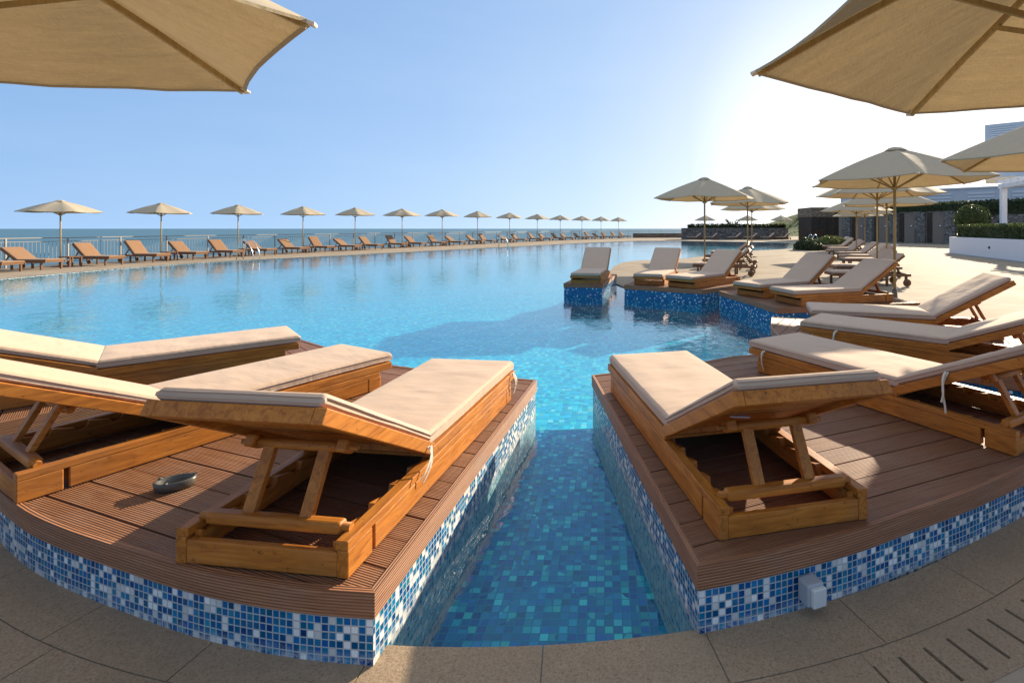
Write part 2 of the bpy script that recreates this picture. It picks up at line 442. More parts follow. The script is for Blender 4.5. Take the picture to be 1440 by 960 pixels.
# ------------------------------------------------------------------ camera, light
cam = bpy.data.cameras.new('camera'); co = bpy.data.objects.new('camera', cam); COL.objects.link(co)
co.location = (0, 0, 1.51); co.rotation_euler = (R(90), 0, 0)
cam.sensor_width = 36; cam.lens = 17.5; cam.shift_x = -130 / 1440; cam.shift_y = -159 / 1440
cam.clip_end = 20000; cam.clip_start = .05
scene.camera = co
SUN_AZ, SUN_EL = 39, 18.5
sd = Vector((math.sin(R(SUN_AZ)) * math.cos(R(SUN_EL)), math.cos(R(SUN_AZ)) * math.cos(R(SUN_EL)), math.sin(R(SUN_EL))))
sl = bpy.data.lights.new('sun', 'SUN'); sl.energy = 5.0; sl.angle = R(.6); sl.color = (1, .84, .62)
so = bpy.data.objects.new('sun', sl); COL.objects.link(so); so.rotation_euler = sd.to_track_quat('Z', 'Y').to_euler(); so.location = (40, 40, 40)
w = bpy.data.worlds.new('World'); scene.world = w; w.use_nodes = True
wt = w.node_tree; bg = wt.nodes['Background']
sky = wt.nodes.new('ShaderNodeTexSky'); sky.sky_type = 'NISHITA'; sky.sun_disc = False
sky.sun_elevation = R(SUN_EL); sky.sun_rotation = R(SUN_AZ); sky.altitude = 0
sky.air_density = 1.0; sky.dust_density = .6; sky.ozone_density = 2.0
# marine haze veil over the clear sky: bluish away from the sun, white towards it
def wn_(t, **k):
    n = wt.nodes.new(t)
    for a, b in k.items(): setattr(n, a, b)
    return n
tc = wn_('ShaderNodeTexCoord')
dt = wn_('ShaderNodeVectorMath', operation='DOT_PRODUCT'); wt.links.new(tc.outputs['Generated'], dt.inputs[0]); dt.inputs[1].default_value = (math.sin(R(30)) * .985, math.cos(R(30)) * .985, .17)
def wramp(f, st):
    r = wn_('ShaderNodeValToRGB'); wt.links.new(f, r.inputs[0]); e = r.color_ramp.elements
    while len(e) < len(st): e.new(.5)
    for q, (p, c) in zip(e, st): q.position = p; q.color = (*c, 1)
    return r.outputs[0]
toward = wn_('ShaderNodeMapRange'); wt.links.new(dt.outputs['Value'], toward.inputs[0])
toward.inputs[1].default_value = -1; toward.inputs[2].default_value = 1
hor = wramp(toward.outputs[0], [(0, (.22, .37, .6)), (.5, (.235, .395, .63)), (.72, (.29, .45, .67)), (.84, (.36, .51, .71)), (.92, (.46, .59, .75)), (.97, (.64, .71, .8)), (1, (1.2, 1.15, 1.08))])
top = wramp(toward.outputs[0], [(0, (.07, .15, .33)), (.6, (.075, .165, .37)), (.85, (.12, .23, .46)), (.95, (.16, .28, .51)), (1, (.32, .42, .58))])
sx = wn_('ShaderNodeSeparateXYZ'); wt.links.new(tc.outputs['Generated'], sx.inputs[0])
pw = wn_('ShaderNodeMath', operation='POWER', use_clamp=True); mxm = wn_('ShaderNodeMath', operation='MAXIMUM'); wt.links.new(sx.outputs[2], mxm.inputs[0]); mxm.inputs[1].default_value = 0
wt.links.new(mxm.outputs[0], pw.inputs[0]); pw.inputs[1].default_value = .55
veil = wn_('ShaderNodeMix', data_type='RGBA'); wt.links.new(pw.outputs[0], veil.inputs[0]); wt.links.new(hor, veil.inputs[6]); wt.links.new(top, veil.inputs[7])
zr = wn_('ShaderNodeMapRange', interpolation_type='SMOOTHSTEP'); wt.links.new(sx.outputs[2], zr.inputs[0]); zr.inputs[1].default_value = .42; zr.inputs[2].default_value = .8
veil2 = wn_('ShaderNodeMix', data_type='RGBA'); wt.links.new(zr.outputs[0], veil2.inputs[0]); wt.links.new(veil.outputs[2], veil2.inputs[6]); veil2.inputs[7].default_value = (.42, .47, .53, 1)  # paler neutral zenith above the frame, added to raise the ambient fill
hn = wn_('ShaderNodeTexNoise'); hm = wn_('ShaderNodeMapping'); wt.links.new(tc.outputs['Generated'], hm.inputs[0]); hm.inputs['Scale'].default_value = (1.2, 1.2, 6)
wt.links.new(hm.outputs[0], hn.inputs['Vector']); hn.inputs['Scale'].default_value = 1.6; hn.inputs['Detail'].default_value = 5; hn.inputs['Roughness'].default_value = .6
hr = wn_('ShaderNodeMapRange'); wt.links.new(hn.outputs['Fac'], hr.inputs[0]); hr.inputs[1].default_value = .4; hr.inputs[2].default_value = .75; hr.inputs[4].default_value = .07
veil3 = wn_('ShaderNodeMix', data_type='RGBA'); wt.links.new(hr.outputs[0], veil3.inputs[0]); wt.links.new(veil2.outputs[2], veil3.inputs[6]); veil3.inputs[7].default_value = (.55, .63, .74, 1)
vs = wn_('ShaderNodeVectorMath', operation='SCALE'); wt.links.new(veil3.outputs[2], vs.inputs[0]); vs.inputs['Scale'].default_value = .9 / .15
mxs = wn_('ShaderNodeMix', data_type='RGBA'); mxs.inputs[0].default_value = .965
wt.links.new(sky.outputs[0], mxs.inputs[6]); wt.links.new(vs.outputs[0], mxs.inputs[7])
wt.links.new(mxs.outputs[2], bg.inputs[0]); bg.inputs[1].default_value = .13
scene.view_settings.view_transform = 'Standard'; scene.view_settings.look = 'None'
scene.view_settings.exposure = 1.0; scene.view_settings.gamma = 1
scene.render.engine = 'CYCLES'
scene.cycles.max_bounces = 8; scene.cycles.transparent_max_bounces = 12
scene.cycles.caustics_reflective = False; scene.cycles.caustics_refractive = False
scene.cycles.sample_clamp_indirect = 6

# ------------------------------------------------------------------ curves of the site
CC = Vector((-.5, 6.4))
def arc(r, a0, a1, n):
    return [(CC.x + r * math.sin(a0 + (a1 - a0) * i / n), CC.y - r * math.cos(a0 + (a1 - a0) * i / n)) for i in range(n + 1)]
def smooth_path(pts, n=6):
    out = []
    P = [Vector(p) for p in pts]
    for i in range(len(P) - 1):
        p0 = P[max(i - 1, 0)]; p1 = P[i]; p2 = P[i + 1]; p3 = P[min(i + 2, len(P) - 1)]
        for k in range(n):
            t = k / n
            q = .5 * ((2 * p1) + (p2 - p0) * t + (2 * p0 - 5 * p1 + 4 * p2 - p3) * t * t + (-p0 + 3 * p1 - 3 * p2 + p3) * t ** 3)
            out.append(tuple(q))
    out.append(tuple(P[-1]))
    return out

RIM = 4.62
right_side = [(4.0, 6.1), (3.5, 6.6), (2.6, 7.1), (2.87, 7.7), (3.12, 8.5), (3.4, 9.3), (3.2, 10.3), (2.7, 11.0), (1.7, 11.9), (.8, 12.3), (.42, 13.1), (.25, 14.3), (.2, 16.5), (.3, 19), (.7, 21.5), (1.5, 23.3), (3.0, 24.1), (4.3, 25.3), (6.5, 29), (9.5, 33), (12.5, 35.6), (16, 39), (18.5, 43), (20.3, 47), (20.3, 51), (16, 55.5), (9.5, 59.5)]
far_side = [(4.2, 59.5), (-1.5, 52), (-5.3, 45), (-9.2, 37.9), (-12.4, 32), (-15.1, 27), (-17.2, 23.2), (-18.2, 19.5), (-18.0, 14.8), (-16.6, 9.5), (-13, 5.9), (-9, 4.7), (-6.5, 5.0), (-5.2, 5.1)]
near_arc = arc(RIM, -1.05, 1.42, 60)
pool = near_arc + smooth_path(right_side, 5) + smooth_path(far_side, 6)
hole_near = arc(5.07, -1.05, 1.2, 60)
terr_hole = hole_near + [p for p in near_arc if math.atan2(p[0] - CC.x, CC.y - p[1]) > 1.22] + smooth_path(right_side, 5) + smooth_path(far_side, 6)

def uvwall(mb, pts, z0, z1, closed=True, flip=False):
    s = 0.0; n = len(pts)
    for i in range(n if closed else n - 1):
        a, b = Vector(pts[i]), Vector(pts[(i + 1) % n]); L = (b - a).length
        q = [(a.x, a.y, z0), (b.x, b.y, z0), (b.x, b.y, z1), (a.x, a.y, z1)]; u = [(s, z0), (s + L, z0), (s + L, z1), (s, z1)]
        mb.face(q, u); s += L

def sheet(name, outer, holes, z, mat, kind='structure', uvm=False):
    loops = [[Vector((p[0], p[1], 0)) for p in outer]] + [[Vector((p[0], p[1], 0)) for p in h] for h in holes]
    flat = [p for l in loops for p in l]
    mb = MB()
    for t in tessellate_polygon(loops):
        pts = [(flat[i].x, flat[i].y, z) for i in t]
        a, b, c = (Vector(p) for p in pts)
        if (b - a).cross(c - a).z < 0: pts = pts[::-1]
        mb.face(pts, [(p[0], p[1]) for p in pts] if uvm else None)
    o = mb.build(name, mat, fix=False)
    return tag(o, kind=kind)

# lounger line on the sea side, railing line and the terrace edge beyond it
lline = [(-21.2, 11.5), (-21.3, 15.5), (-21.0, 19.5), (-20.5, 23.3), (-19.6, 27.0), (-18.5, 31.0), (-17.2, 34.7), (-15.6, 39.0), (-13.8, 43.3), (-11.9, 48.0), (-9.8, 53.0), (-7.5, 58.2), (-5.2, 63.0), (-2.8, 67.2), (-.3, 71.2), (2.4, 75.0)]
def offset(pts, d):
    out = []
    for i, p in enumerate(pts):
        a = Vector(pts[max(i - 1, 0)]); b = Vector(pts[min(i + 1, len(pts) - 1)]); t = (b - a).normalized()
        out.append((p[0] - t.y * d, p[1] + t.x * d))
    return out
fence_line = [(-20.6, 3.0), (-21.8, 7.0)] + offset(lline, 1.45) + [(5.2, 79.6), (9.0, 80.4), (13.4, 80.6)]
edge_line = [(-21.0, 2.0), (-22.4, 6.5)] + offset(lline, 2.0) + [(5.0, 80.6), (9.0, 81.5), (16, 82)]
fence_s = smooth_path(fence_line, 4); edge_s = smooth_path(edge_line, 4)
outer = [(-20, -40), (-20, -8)] + edge_s + [(18, 95), (22, 150), (160, 150), (160, -40)]
sheet('terrace', outer, [terr_hole], 0.0, M['terrace'])
mb = MB(); uvwall(mb, edge_s + [(18, 95), (22, 150)], -7, -.004, closed=False)
tag(mb.build('terrace_bank', M['stone_tan'], fix=False), kind='structure')
sheet('pool_water', pool, [], -.022, M['water'])
sheet('pool_floor', pool, [], -.52, M['tile_pool'], uvm=True)
mb = MB(); uvwall(mb, pool, -.52, -.012); tag(mb.build('pool_wall', M['tile_wall'], fix=False), kind='structure')
# shallow shelf between the near rim and the deep basin
mb = MB(); n = 90
ao, ai = arc(RIM + .03, -1.3, 1.45, n), arc(1.95, -1.3, 1.45, n)
for i in range(n):
    q = [ai[i], ai[i + 1], ao[i + 1], ao[i]]
    th = [-1.3 + 2.75 * k / n for k in (i, i + 1)]
    for j in range(8):
        r0, r1 = 1.95 + (RIM + .03 - 1.95) * j / 8, 1.95 + (RIM + .03 - 1.95) * (j + 1) / 8
        pts = [(CC.x + r * math.sin(t), CC.y - r * math.cos(t)) for r, t in ((r0, th[0]), (r0, th[1]), (r1, th[1]), (r1, th[0]))]
        mb.face([(p[0], p[1], -.29) for p in pts], [(p[0], p[1]) for p in pts])
    L = 1.95
    mb.face([(*ai[i], -.515), (*ai[i + 1], -.515), (*ai[i + 1], -.29), (*ai[i], -.29)], [(th[0] * L, 0), (th[1] * L, 0), (th[1] * L, .225), (th[0] * L, .225)])
tag(mb.build('pool_shelf', M['tile_shelf'], fix=False), kind='structure')
# sea
mb = MB(); S = 9000
mb.face([(-S, -S, -6), (S, -S, -6), (S, S, -6), (-S, S, -6)]); tag(mb.build('sea', M['sea'], fix=False), kind='structure')
# coping slabs along the near rim, then the drain blocks
def ring_block(mb, r0, r1, a0, a1, z0, z1, n=4):
    o = arc(r1, a0, a1, n); i_ = arc(r0, a0, a1, n)
    for k in range(n):
        mb.face([(*i_[k], z1), (*o[k], z1), (*o[k + 1], z1), (*i_[k + 1], z1)])
        mb.face([(*i_[k], z0), (*i_[k], z1), (*i_[k + 1], z1), (*i_[k + 1], z0)])
        mb.face([(*o[k], z0), (*o[k + 1], z0), (*o[k + 1], z1), (*o[k], z1)])
    for k in (0, n):
        mb.face([(*i_[k], z0), (*o[k], z0), (*o[k], z1), (*i_[k], z1)])
mb = MB(); a = .0606 - .13 * 9
while a < 1.2:
    g = .0005
    ring_block(mb, RIM - .012, 4.838, a + g, a + .13 - g, -.05, .004); a += .13
tag(mb.build('pool_coping', M['coping'], fix=False), kind='structure')
mb = MB(); first_slot = .295; a = first_slot - .0242 * 55
k = 0
while a < 1.2:
    if a < first_slot - .001:
        if k % 5 == 0: ring_block(mb, 4.842, 5.07, a + .0005, a + .0242 * 5 - .0005, -.05, .003)
    else:
        wdt = .0242
        ring_block(mb, 4.842, 4.895, a, a + wdt, -.06, .003, 1)
        ring_block(mb, 5.035, 5.07, a, a + wdt, -.06, .003, 1)
        ring_block(mb, 4.895, 5.035, a + .0016, a + wdt - .0016, -.06, .003, 1)
    a += .0242; k += 1
tag(mb.build('drain_blocks', M['coping'], fix=False), kind='structure')
mb = MB(); ring_block(mb, RIM + .0, 4.87, -1.12, 1.22, -.04, -.001, 50); tag(mb.build('joint_bed', M['joint'], fix=False), kind='structure')
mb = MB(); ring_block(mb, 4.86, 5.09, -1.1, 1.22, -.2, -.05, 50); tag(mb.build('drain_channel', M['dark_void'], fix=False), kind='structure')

# ------------------------------------------------------------------ sun decks
def clip(poly, n, d, keep_less):
    out = []
    for i in range(len(poly)):
        a, b = poly[i], poly[(i + 1) % len(poly)]
        da, db = a.dot(n) - d, b.dot(n) - d
        if not keep_less: da, db = -da, -db
        if da <= 0: out.append(a)
        if (da < 0 < db) or (db < 0 < da): out.append(a + (b - a) * (da / (da - db)))
    return out
def area(poly):
    return .5 * sum(poly[i].x * poly[(i + 1) % len(poly)].y - poly[(i + 1) % len(poly)].x * poly[i].y for i in range(len(poly)))
def inset(poly, d):
    n = len(poly); out = []
    sgn = 1 if area(poly) > 0 else -1
    for i in range(n):
        a, b, c = poly[i - 1], poly[i], poly[(i + 1) % n]
        e1, e2 = (b - a).normalized(), (c - b).normalized()
        n1, n2 = Vector((-e1.y, e1.x)) * sgn, Vector((-e2.y, e2.x)) * sgn
        m = (n1 + n2); m = m / max(.3, m.dot(n1) if abs(m.dot(n1)) > 1e-6 else 1)
        out.append(b + m * d)
    return out
DZ = .263
def deck(pts, board_az, label, cat='sun deck', wall_mat='tile_wall'):
    poly = [Vector(p) for p in pts]
    c = sum(poly, Vector((0, 0))) / len(poly)
    root = thing('sun_deck', (c.x, c.y, 0))
    tag(root, label, cat, 'timber sun decks along the pool')
    loc = [p - c for p in poly]
    inn = inset(loc, .026)
    u = Vector((math.sin(R(board_az)), math.cos(R(board_az)))); v = Vector((-u.y, u.x))
    mb = MB()
    lo = min(p.dot(v) for p in inn); hi = max(p.dot(v) for p in inn)
    k0 = math.floor(lo / .15)
    for k in range(k0, math.ceil(hi / .15) + 1):
        d0, d1 = k * .15 + .0042, (k + 1) * .15 - .0042
        q = clip(clip(inn, v, d1, True), v, d0, False)
        if len(q) < 3: continue
        if area(q) < 0: q = q[::-1]
        z1 = DZ - .004 + random.uniform(-.0012, .0012)
        mb.face([(p.x, p.y, z1) for p in q], [(p.dot(u) + 3 * k, p.dot(v)) for p in q])
        for i in range(len(q)):
            a, b = q[i], q[(i + 1) % len(q)]
            mb.face([(a.x, a.y, z1 - .03), (b.x, b.y, z1 - .03), (b.x, b.y, z1), (a.x, a.y, z1)], [(p.dot(u) + 3 * k, p.dot(v)) for p in (a, b, b, a)])
    mb.build('decking', M['decking'], root, fix=False)
    mb = MB()
    s = 0; n = len(loc); i2 = inset(loc, .024)
    for i in range(n):
        a, b = loc[i], loc[(i + 1) % n]; a2, b2 = i2[i], i2[(i + 1) % n]; L = (b - a).length
        z0, z1 = .172, DZ
        mb.face([(a.x, a.y, z0), (b.x, b.y, z0), (b.x, b.y, z1), (a.x, a.y, z1)], [(s, z0 + .003), (s + L, z0 + .003), (s + L, z1), (s, z1)])
        mb.face([(a.x, a.y, z1), (b.x, b.y, z1), (b2.x, b2.y, z1), (a2.x, a2.y, z1)], [(s, .27), (s + L, .27), (s + L, .294), (s, .294)])
        mb.face([(a2.x, a2.y, z1), (b2.x, b2.y, z1), (b2.x, b2.y, z0), (a2.x, a2.y, z0)], [(s, .27), (s + L, .27), (s + L, .35), (s, .35)])
        mb.face([(a.x, a.y, z0), (a2.x, a2.y, z0), (b2.x, b2.y, z0), (b.x, b.y, z0)], [(s, .1), (s, .12), (s + L, .12), (s + L, .1)])
        s += L
    mb.build('trim_board', M['trim'], root, fix=False)
    mb = MB(); iw = [tuple(p) for p in inset(loc, .010)]; uvwall(mb, iw, -.515, .1715)
    mb.build('tile_wall', M[wall_mat], root, fix=False)
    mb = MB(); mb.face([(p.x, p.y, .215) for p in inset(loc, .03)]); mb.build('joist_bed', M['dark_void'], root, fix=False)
    return root

deck(smooth_path([(-.787, 1.705), (-1.08, 1.735), (-1.47, 1.815), (-1.87, 1.94), (-2.3, 2.09), (-2.65, 2.245), (-3.1, 2.5), (-3.55, 2.83)], 4) + [ (-2.15, 4.65), (-1.9, 4.53), (-1.63, 4.42), (-1.1, 4.24), (-.556, 4.1)], 110,
     'curved timber deck left of the water channel, with the ashtray on its boards')
deck(smooth_path([(.342, 1.837), (.62, 1.91), (1.006, 2.04), (1.328, 2.18), (1.762, 2.375), (2.173, 2.585), (2.62, 2.82), (3.02, 3.06)], 4) + [ (1.95, 5.05), (1.62, 4.96), (1.254, 4.86), (.902, 4.65), (.4, 4.42), (-.109, 4.237)], 68,
     'curved timber deck right of the water channel, pale socket box on its face')
deck([(-4.02, 2.98), (-4.5, 3.35), (-5.0, 3.9), (-5.6, 4.7), (-3.95, 6.0), (-2.95, 5.25), (-2.72, 5.0)], 135,
     'timber deck at the left edge, behind two nearer loungers, carrying one lounger')
deck([(3.68, 3.85), (4.25, 4.45), (4.7, 5.2), (4.95, 6.05), (4.95, 6.2), (2.35, 7.0), (2.1, 6.3), (1.95, 5.38)], 30,
     'timber deck behind the front right deck, under two loungers at the right edge', wall_mat='tile_far')
deck([(2.70, 7.79), (5.3, 8.35), (5.15, 9.4), (4.6, 10.6), (3.9, 10.75), (2.28, 9.92), (2.5, 8.9)], -10,
     'timber deck over the speckled blue wall, below the large right parasol', wall_mat='tile_far')
deck([(.43, 10.97), (1.98, 10.10), (3.6, 11.55), (2.7, 12.9), (1.2, 13.3)], 120,
     'timber deck just right of the small island deck, two loungers side by side', wall_mat='tile_far')
deck([(-.93, 11.3), (-.04, 11.15), (.34, 13.55), (-.55, 13.7)], 98,
     'small square island deck standing alone in the pool under a single lounger', wall_mat='tile_far')

# ------------------------------------------------------------------ cushions and loungers
def cushion_mb(lx, ly, t, r=.022, amp=.004, seed=0, M_=None, piping=None):
    def ticks(L, n):
        e = [0, r * .12, r * .4, r * .75, r]
        return [-L / 2 + q for q in e] + [-L / 2 + r + (L - 2 * r) * k / n for k in range(1, n)] + [L / 2 - q for q in e[::-1]]
    xs, ys = ticks(lx, 14), ticks(ly, 60)
    def hgt(x, y):
        dx, dy = min(x + lx / 2, lx / 2 - x), min(y + ly / 2, ly / 2 - y)
        def f(d): return r * (1 - math.sqrt(max(0, 1 - ((r - min(d, r)) / r) ** 2)))
        e = min(dx, dy)
        puff = min(1, e / .1)
        nz = noise.noise(Vector((x * 5 + seed, y * 5, seed))) + .5 * noise.noise(Vector((x * 13, y * 11 + seed, 3)))
        fold = max(0, noise.noise(Vector((x * 3.5 + seed * 2.1, y * 17 + 2 * x, seed + 4))) - .18)
        return -min(f(dx) + f(dy), r) + puff * (.006 + amp * nz + .022 * fold * max(0, noise.noise(Vector((x * 2 + seed, y * 2.2, 8))) + .15))
    mb = MB(); nx, ny = len(xs), len(ys)
    def wob(x, y): return .004 * noise.noise(Vector((x * 4 + 7 * seed, y * 4, 9)))
    for x in xs:
        for y in ys: mb.v.append((x + wob(x, y), y, t + hgt(x, y)))
    for x in xs:
        for y in ys: mb.v.append((x + wob(x, y), y, max(0, -hgt(x, y) * .6) if min(x + lx / 2, lx / 2 - x, y + ly / 2, ly / 2 - y) < r else 0))
    N = nx * ny
    def q(f): mb.f.append(f); mb.uv.append(None); mb.sm.append(True)
    for i in range(nx - 1):
        for j in range(ny - 1):
            a = i * ny + j; q([a, a + ny, a + ny + 1, a + 1]); q([N + a, N + a + 1, N + a + ny + 1, N + a + ny])
    for i in range(nx - 1):
        for j in (0, ny - 1):
            a = i * ny + j; q([a, N + a, N + a + ny, a + ny] if j == 0 else [a, a + ny, N + a + ny, N + a])
    for j in range(ny - 1):
        for i in (0, nx - 1):
            a = i * ny + j; q([a, a + 1, N + a + 1, N + a] if i == 0 else [a, N + a, N + a + 1, a + 1])
    pip = MB()
    for z in (.014, t - r * .75):
        e = .002
        X, Y = lx / 2 + e, ly / 2 + e; rr = .02
        lp = [(-X, -Y + rr), (-X, Y - rr), (-X + rr, Y), (X - rr, Y), (X, Y - rr), (X, -Y + rr), (X - rr, -Y), (-X + rr, -Y), (-X, -Y + rr)]
        pp = []
        for k in range(len(lp) - 1):
            a, b = Vector(lp[k]), Vector(lp[k + 1]); m = max(1, int((b - a).length / .12))
            pp += [tuple(a + (b - a) * i / m) for i in range(m)]
        pp.append(lp[-1])
        pip.tube([(p[0], p[1], z + .0025 * noise.noise(Vector((p[0] * 6, p[1] * 6, z * 50)))) for p in pp], .0035, 6, cap=False)
    if M_ is not None:
        mb.v = [tuple(M_ @ Vector(p)) for p in mb.v]; pip.v = [tuple(M_ @ Vector(p)) for p in pip.v]
    return mb, pip

LW = .69
protoA = {}
def ribbon(mb, pts, w, side):
    pts = [Vector(p) for p in pts]; sv = Vector(side) * w / 2
    for i in range(len(pts) - 1):
        a, b = pts[i], pts[i + 1]
        mb.face([a - sv, a + sv, b + sv, b - sv]); n = (b - a).cross(sv).normalized() * .002
        mb.face([a - sv + n, b - sv + n, b + sv + n, a + sv + n])
def lounger_a(angle, seed=0, dark=False):
    key = (angle, seed, dark)
    if key in protoA: return dup(protoA[key])
    ml, mc = (M['teak_dark'], M['teak_dark_cross']) if dark else (M['teak_long'], M['teak_cross'])
    r = thing('sun_lounger')
    for sx in (-1, 1):
        mb = MB()
        x = sx * (LW / 2 - .02)
        mb.box((x, 1.02, .052), (.04, 1.70, .096)); mb.box((x, .075, .052), (.044, .15, .098)); mb.box((x, 1.865 - .05, .052), (.044, .1, .098))
        mb.box((x - sx * .004, .93, .118), (.05, 1.86, .034))
        rail = mb.build('side_rail', ml, r)
        nb = MB()
        prof = [(.03, .035), (.98, .035), (.98, .128)]
        yk = [.70, .55, .40, .25, .1]
        for yy in yk: prof += [(yy, .133), (yy - .012, .098), (yy - .05, .092), (yy - .062, .112)]
        prof += [(.03, .115)]
        x0 = sx * (LW / 2 - .047)
        nb.prism(prof, min(x0, x0 - sx * .03), max(x0, x0 - sx * .03), 'x'); nb.build('notched_rail', ml, rail)
    for y in (.016, 1.85):
        mb = MB(); mb.box((0, y, .048), (LW - .085, .028, .088)); mb.build('end_board', mc, r)
    # seat frame
    mb = MB()
    for sx in (-1, 1): mb.box((sx * (LW / 2 - .022), 1.31, .163), (.044, 1.32, .052))
    mb.box((0, 1.946, .163), (LW - .09, .046, .05)); mb.box((0, .675, .163), (LW - .09, .046, .05))
    for k in range(11): mb.box((0, .78 + k * .105, .172), (LW - .09, .06, .018))
    mb.build('seat_frame', ml, r)
    c, p = cushion_mb(LW - .035, 1.335, .066, amp=.007, seed=seed, M_=Matrix.Translation((0, 1.318, .19)))
    cu = c.build('seat_cushion', M['cushion'], r); p.build('piping', M['piping'], cu)
    # backrest frame, turned about the hinge
    H = Matrix.Translation((0, .645, .15)) @ Matrix.Rotation(-R(angle), 4, 'X')
    mb = MB(); Lb = .90
    for sx in (-1, 1): mb.box((sx * (LW / 2 - .022), -Lb / 2, .03), (.044, Lb, .056), H)
    mb.box((0, -Lb + .03, .03), (LW - .09, .06, .054), H); mb.box((0, -.03, .03), (LW - .09, .05, .05), H)
    for k in range(9): mb.box((0, -.1 - k * .085, .038), (LW - .09, .07, .018), H)
    bk = mb.build('backrest_frame', ml, r)
    for sx in (-1, 1):
        mb = MB(); mb.box((sx * .2, -.50, -.022), (.045, .075, .05), H, .012, 3); mb.build('pivot_block', mc, bk)
    c, p = cushion_mb(LW - .04, .89, .048, amp=.006, seed=seed + 3, M_=H @ Matrix.Translation((0, -.45, .059)))
    cu = c.build('back_cushion', M['cushion'], r); p.build('piping', M['piping'], cu)
    # prop
    t0 = H @ Vector((0, -.50, -.026)); yb = .075
    mb = MB(); mb.tube([(-.185, t0.y, t0.z), (.185, t0.y, t0.z)], .02, 12); mb.tube([(-.255, t0.y, t0.z), (.255, t0.y, t0.z)], .01, 8); mb.build('prop_bar', mc, r)
    mb = MB(); mb.box((0, yb, .142), (LW - .13, .05, .045), None, .016, 3); mb.tube([(-LW / 2 + .035, yb, .142), (LW / 2 - .035, yb, .142)], .016, 10); mb.build('prop_bar', mc, r)
    for sx in (-1, 1):
        mb = MB(); mb.beam((sx * .12, t0.y, t0.z), (sx * .12, yb, .135), .05, .026); mb.build('prop_leg', ml, r)
    protoA[key] = r
    return r
def strap(parent, x, y, z, sx, ln=.17, drift=.05, seed=1):
    mb = MB(); random.seed(seed)
    for k in range(2):
        pts = []
        for i in range(9):
            t = i / 8
            pts.append((x + sx * (.008 + .03 * math.sin(t * 2.6) + .008 * k), y + drift * t * (1 if k else .6) + .012 * math.sin(5 * t + k), z - ln * (1 - .25 * k) * t ** 1.1))
        ribbon(mb, pts, .014, (.25, .96, .1))
    o = mb.build('tie_strap', M['strap'], parent, fix=False)
    return o
def place_a(front, back_az, angle, label, seed=0, straps=(), z=DZ, dark=False, group='low box loungers on the sun decks'):
    o = lounger_a(angle, seed, dark)
    f = -az_dir(back_az)
    p = Vector((front[0], front[1], 0)) - f * 1.97
    o.location = (p.x, p.y, z - .003); o.rotation_euler = (0, 0, -R(back_az + 180))
    tag(o, label, 'sun lounger', group)
    return o
def place_a_corner(corner, side, faz, angle, label, **kw):
    """corner: rear corner of the base at deck level; side -1 left, +1 right seen along the front direction"""
    d = az_dir(faz); r_ = Vector((d.y, -d.x, 0))
    c = Vector((*corner, 0)) - r_ * side * LW / 2
    return place_a((c.x + d.x * 1.97, c.y + d.y * 1.97), faz + 180, angle, label, **kw)
st = []
L3 = place_a_corner((-.914, 1.77), 1, 7.2, 30, 'nearest big lounger at left, beside the water channel, straps tied on its sunlit side', seed=1)
strap(L3, LW / 2 - .005, 1.86, .2, 1, .15, .03, 3); strap(L3, LW / 2 - .005, .60, .215, 1, .13, -.12, 5)
L2 = place_a_corner((-2.66, 2.25), 1, 29.4, 27, 'middle one of three big loungers at left, the ashtray beside its rear frame', seed=2)
d = az_dir(48)
L1 = place_a((-2.82 - .345 * .669, 4.6 + .345 * .743), 228, 21, 'farthest of the three big loungers at left, its back cut off by the left edge', seed=5)
R1 = place_a_corner((.456, 1.985), -1, -12.6, 29, 'nearest lounger on the right deck, beside the channel, small white cushion tag', seed=4)
mb = MB(); mb.box((-.33, .36, .335), (.004, .05, .022), None, .001, 1)
mb.build('care_tag', M['tag_white'], R1)
mb = MB(); mb.box((-.14, .30, .355), (.1, .02, .006), Matrix.Rotation(.12, 4, 'Y'), .001, 1); mb.build('paper_tag', M['tag_white'], R1)
R2 = place_a_corner((2.25, 2.72), -1, -29.3, 27, 'second lounger on the right deck, long cream straps hanging from both ends', seed=6)
strap(R2, -LW / 2 + .005, 1.78, .2, -1, .17, .02, 7); strap(R2, -LW / 2 + .005, .34, .38, -1, .25, .03, 9)
R3 = place_a((2.115 + .345 * .663, 5.36 + .345 * .749), 131.5, 24, 'lounger cut by the right edge, one strap at its foot, third from the channel', seed=7)
strap(R3, -LW / 2 + .005, 1.6, .2, -1, .16, .06, 11)
R4 = place_a((2.553 + .345 * .292, 6.1 + .345 * .956), 107, 32, 'lounger fourth from the channel at right, no strap, mauve backrest at the right edge', seed=8)
R5 = place_a((2.95, 8.25), 73, 32, 'lounger directly below the large right parasol, wheels showing behind its backrest', seed=2)
strap(R5, LW / 2 - .0, 1.2, .21, 1, .12, .03, 12)
R6 = place_a((2.6, 9.12), 61, 34, 'lounger with a wrinkled pad, just left of the one below the large parasol', seed=9)
R7 = place_a((1.55, 10.42), 44, 35, 'lounger seen at a slant, right beside a thin parasol pole and parked wheeled loungers', seed=10)
R8 = place_a((.95, 10.88), 19.5, 36, 'lounger facing the camera on the deck right of the island, its backrest upright', seed=11)
R9 = place_a((-.43, 11.12), 7.5, 36, 'single lounger facing the camera alone on the small island deck', seed=12)

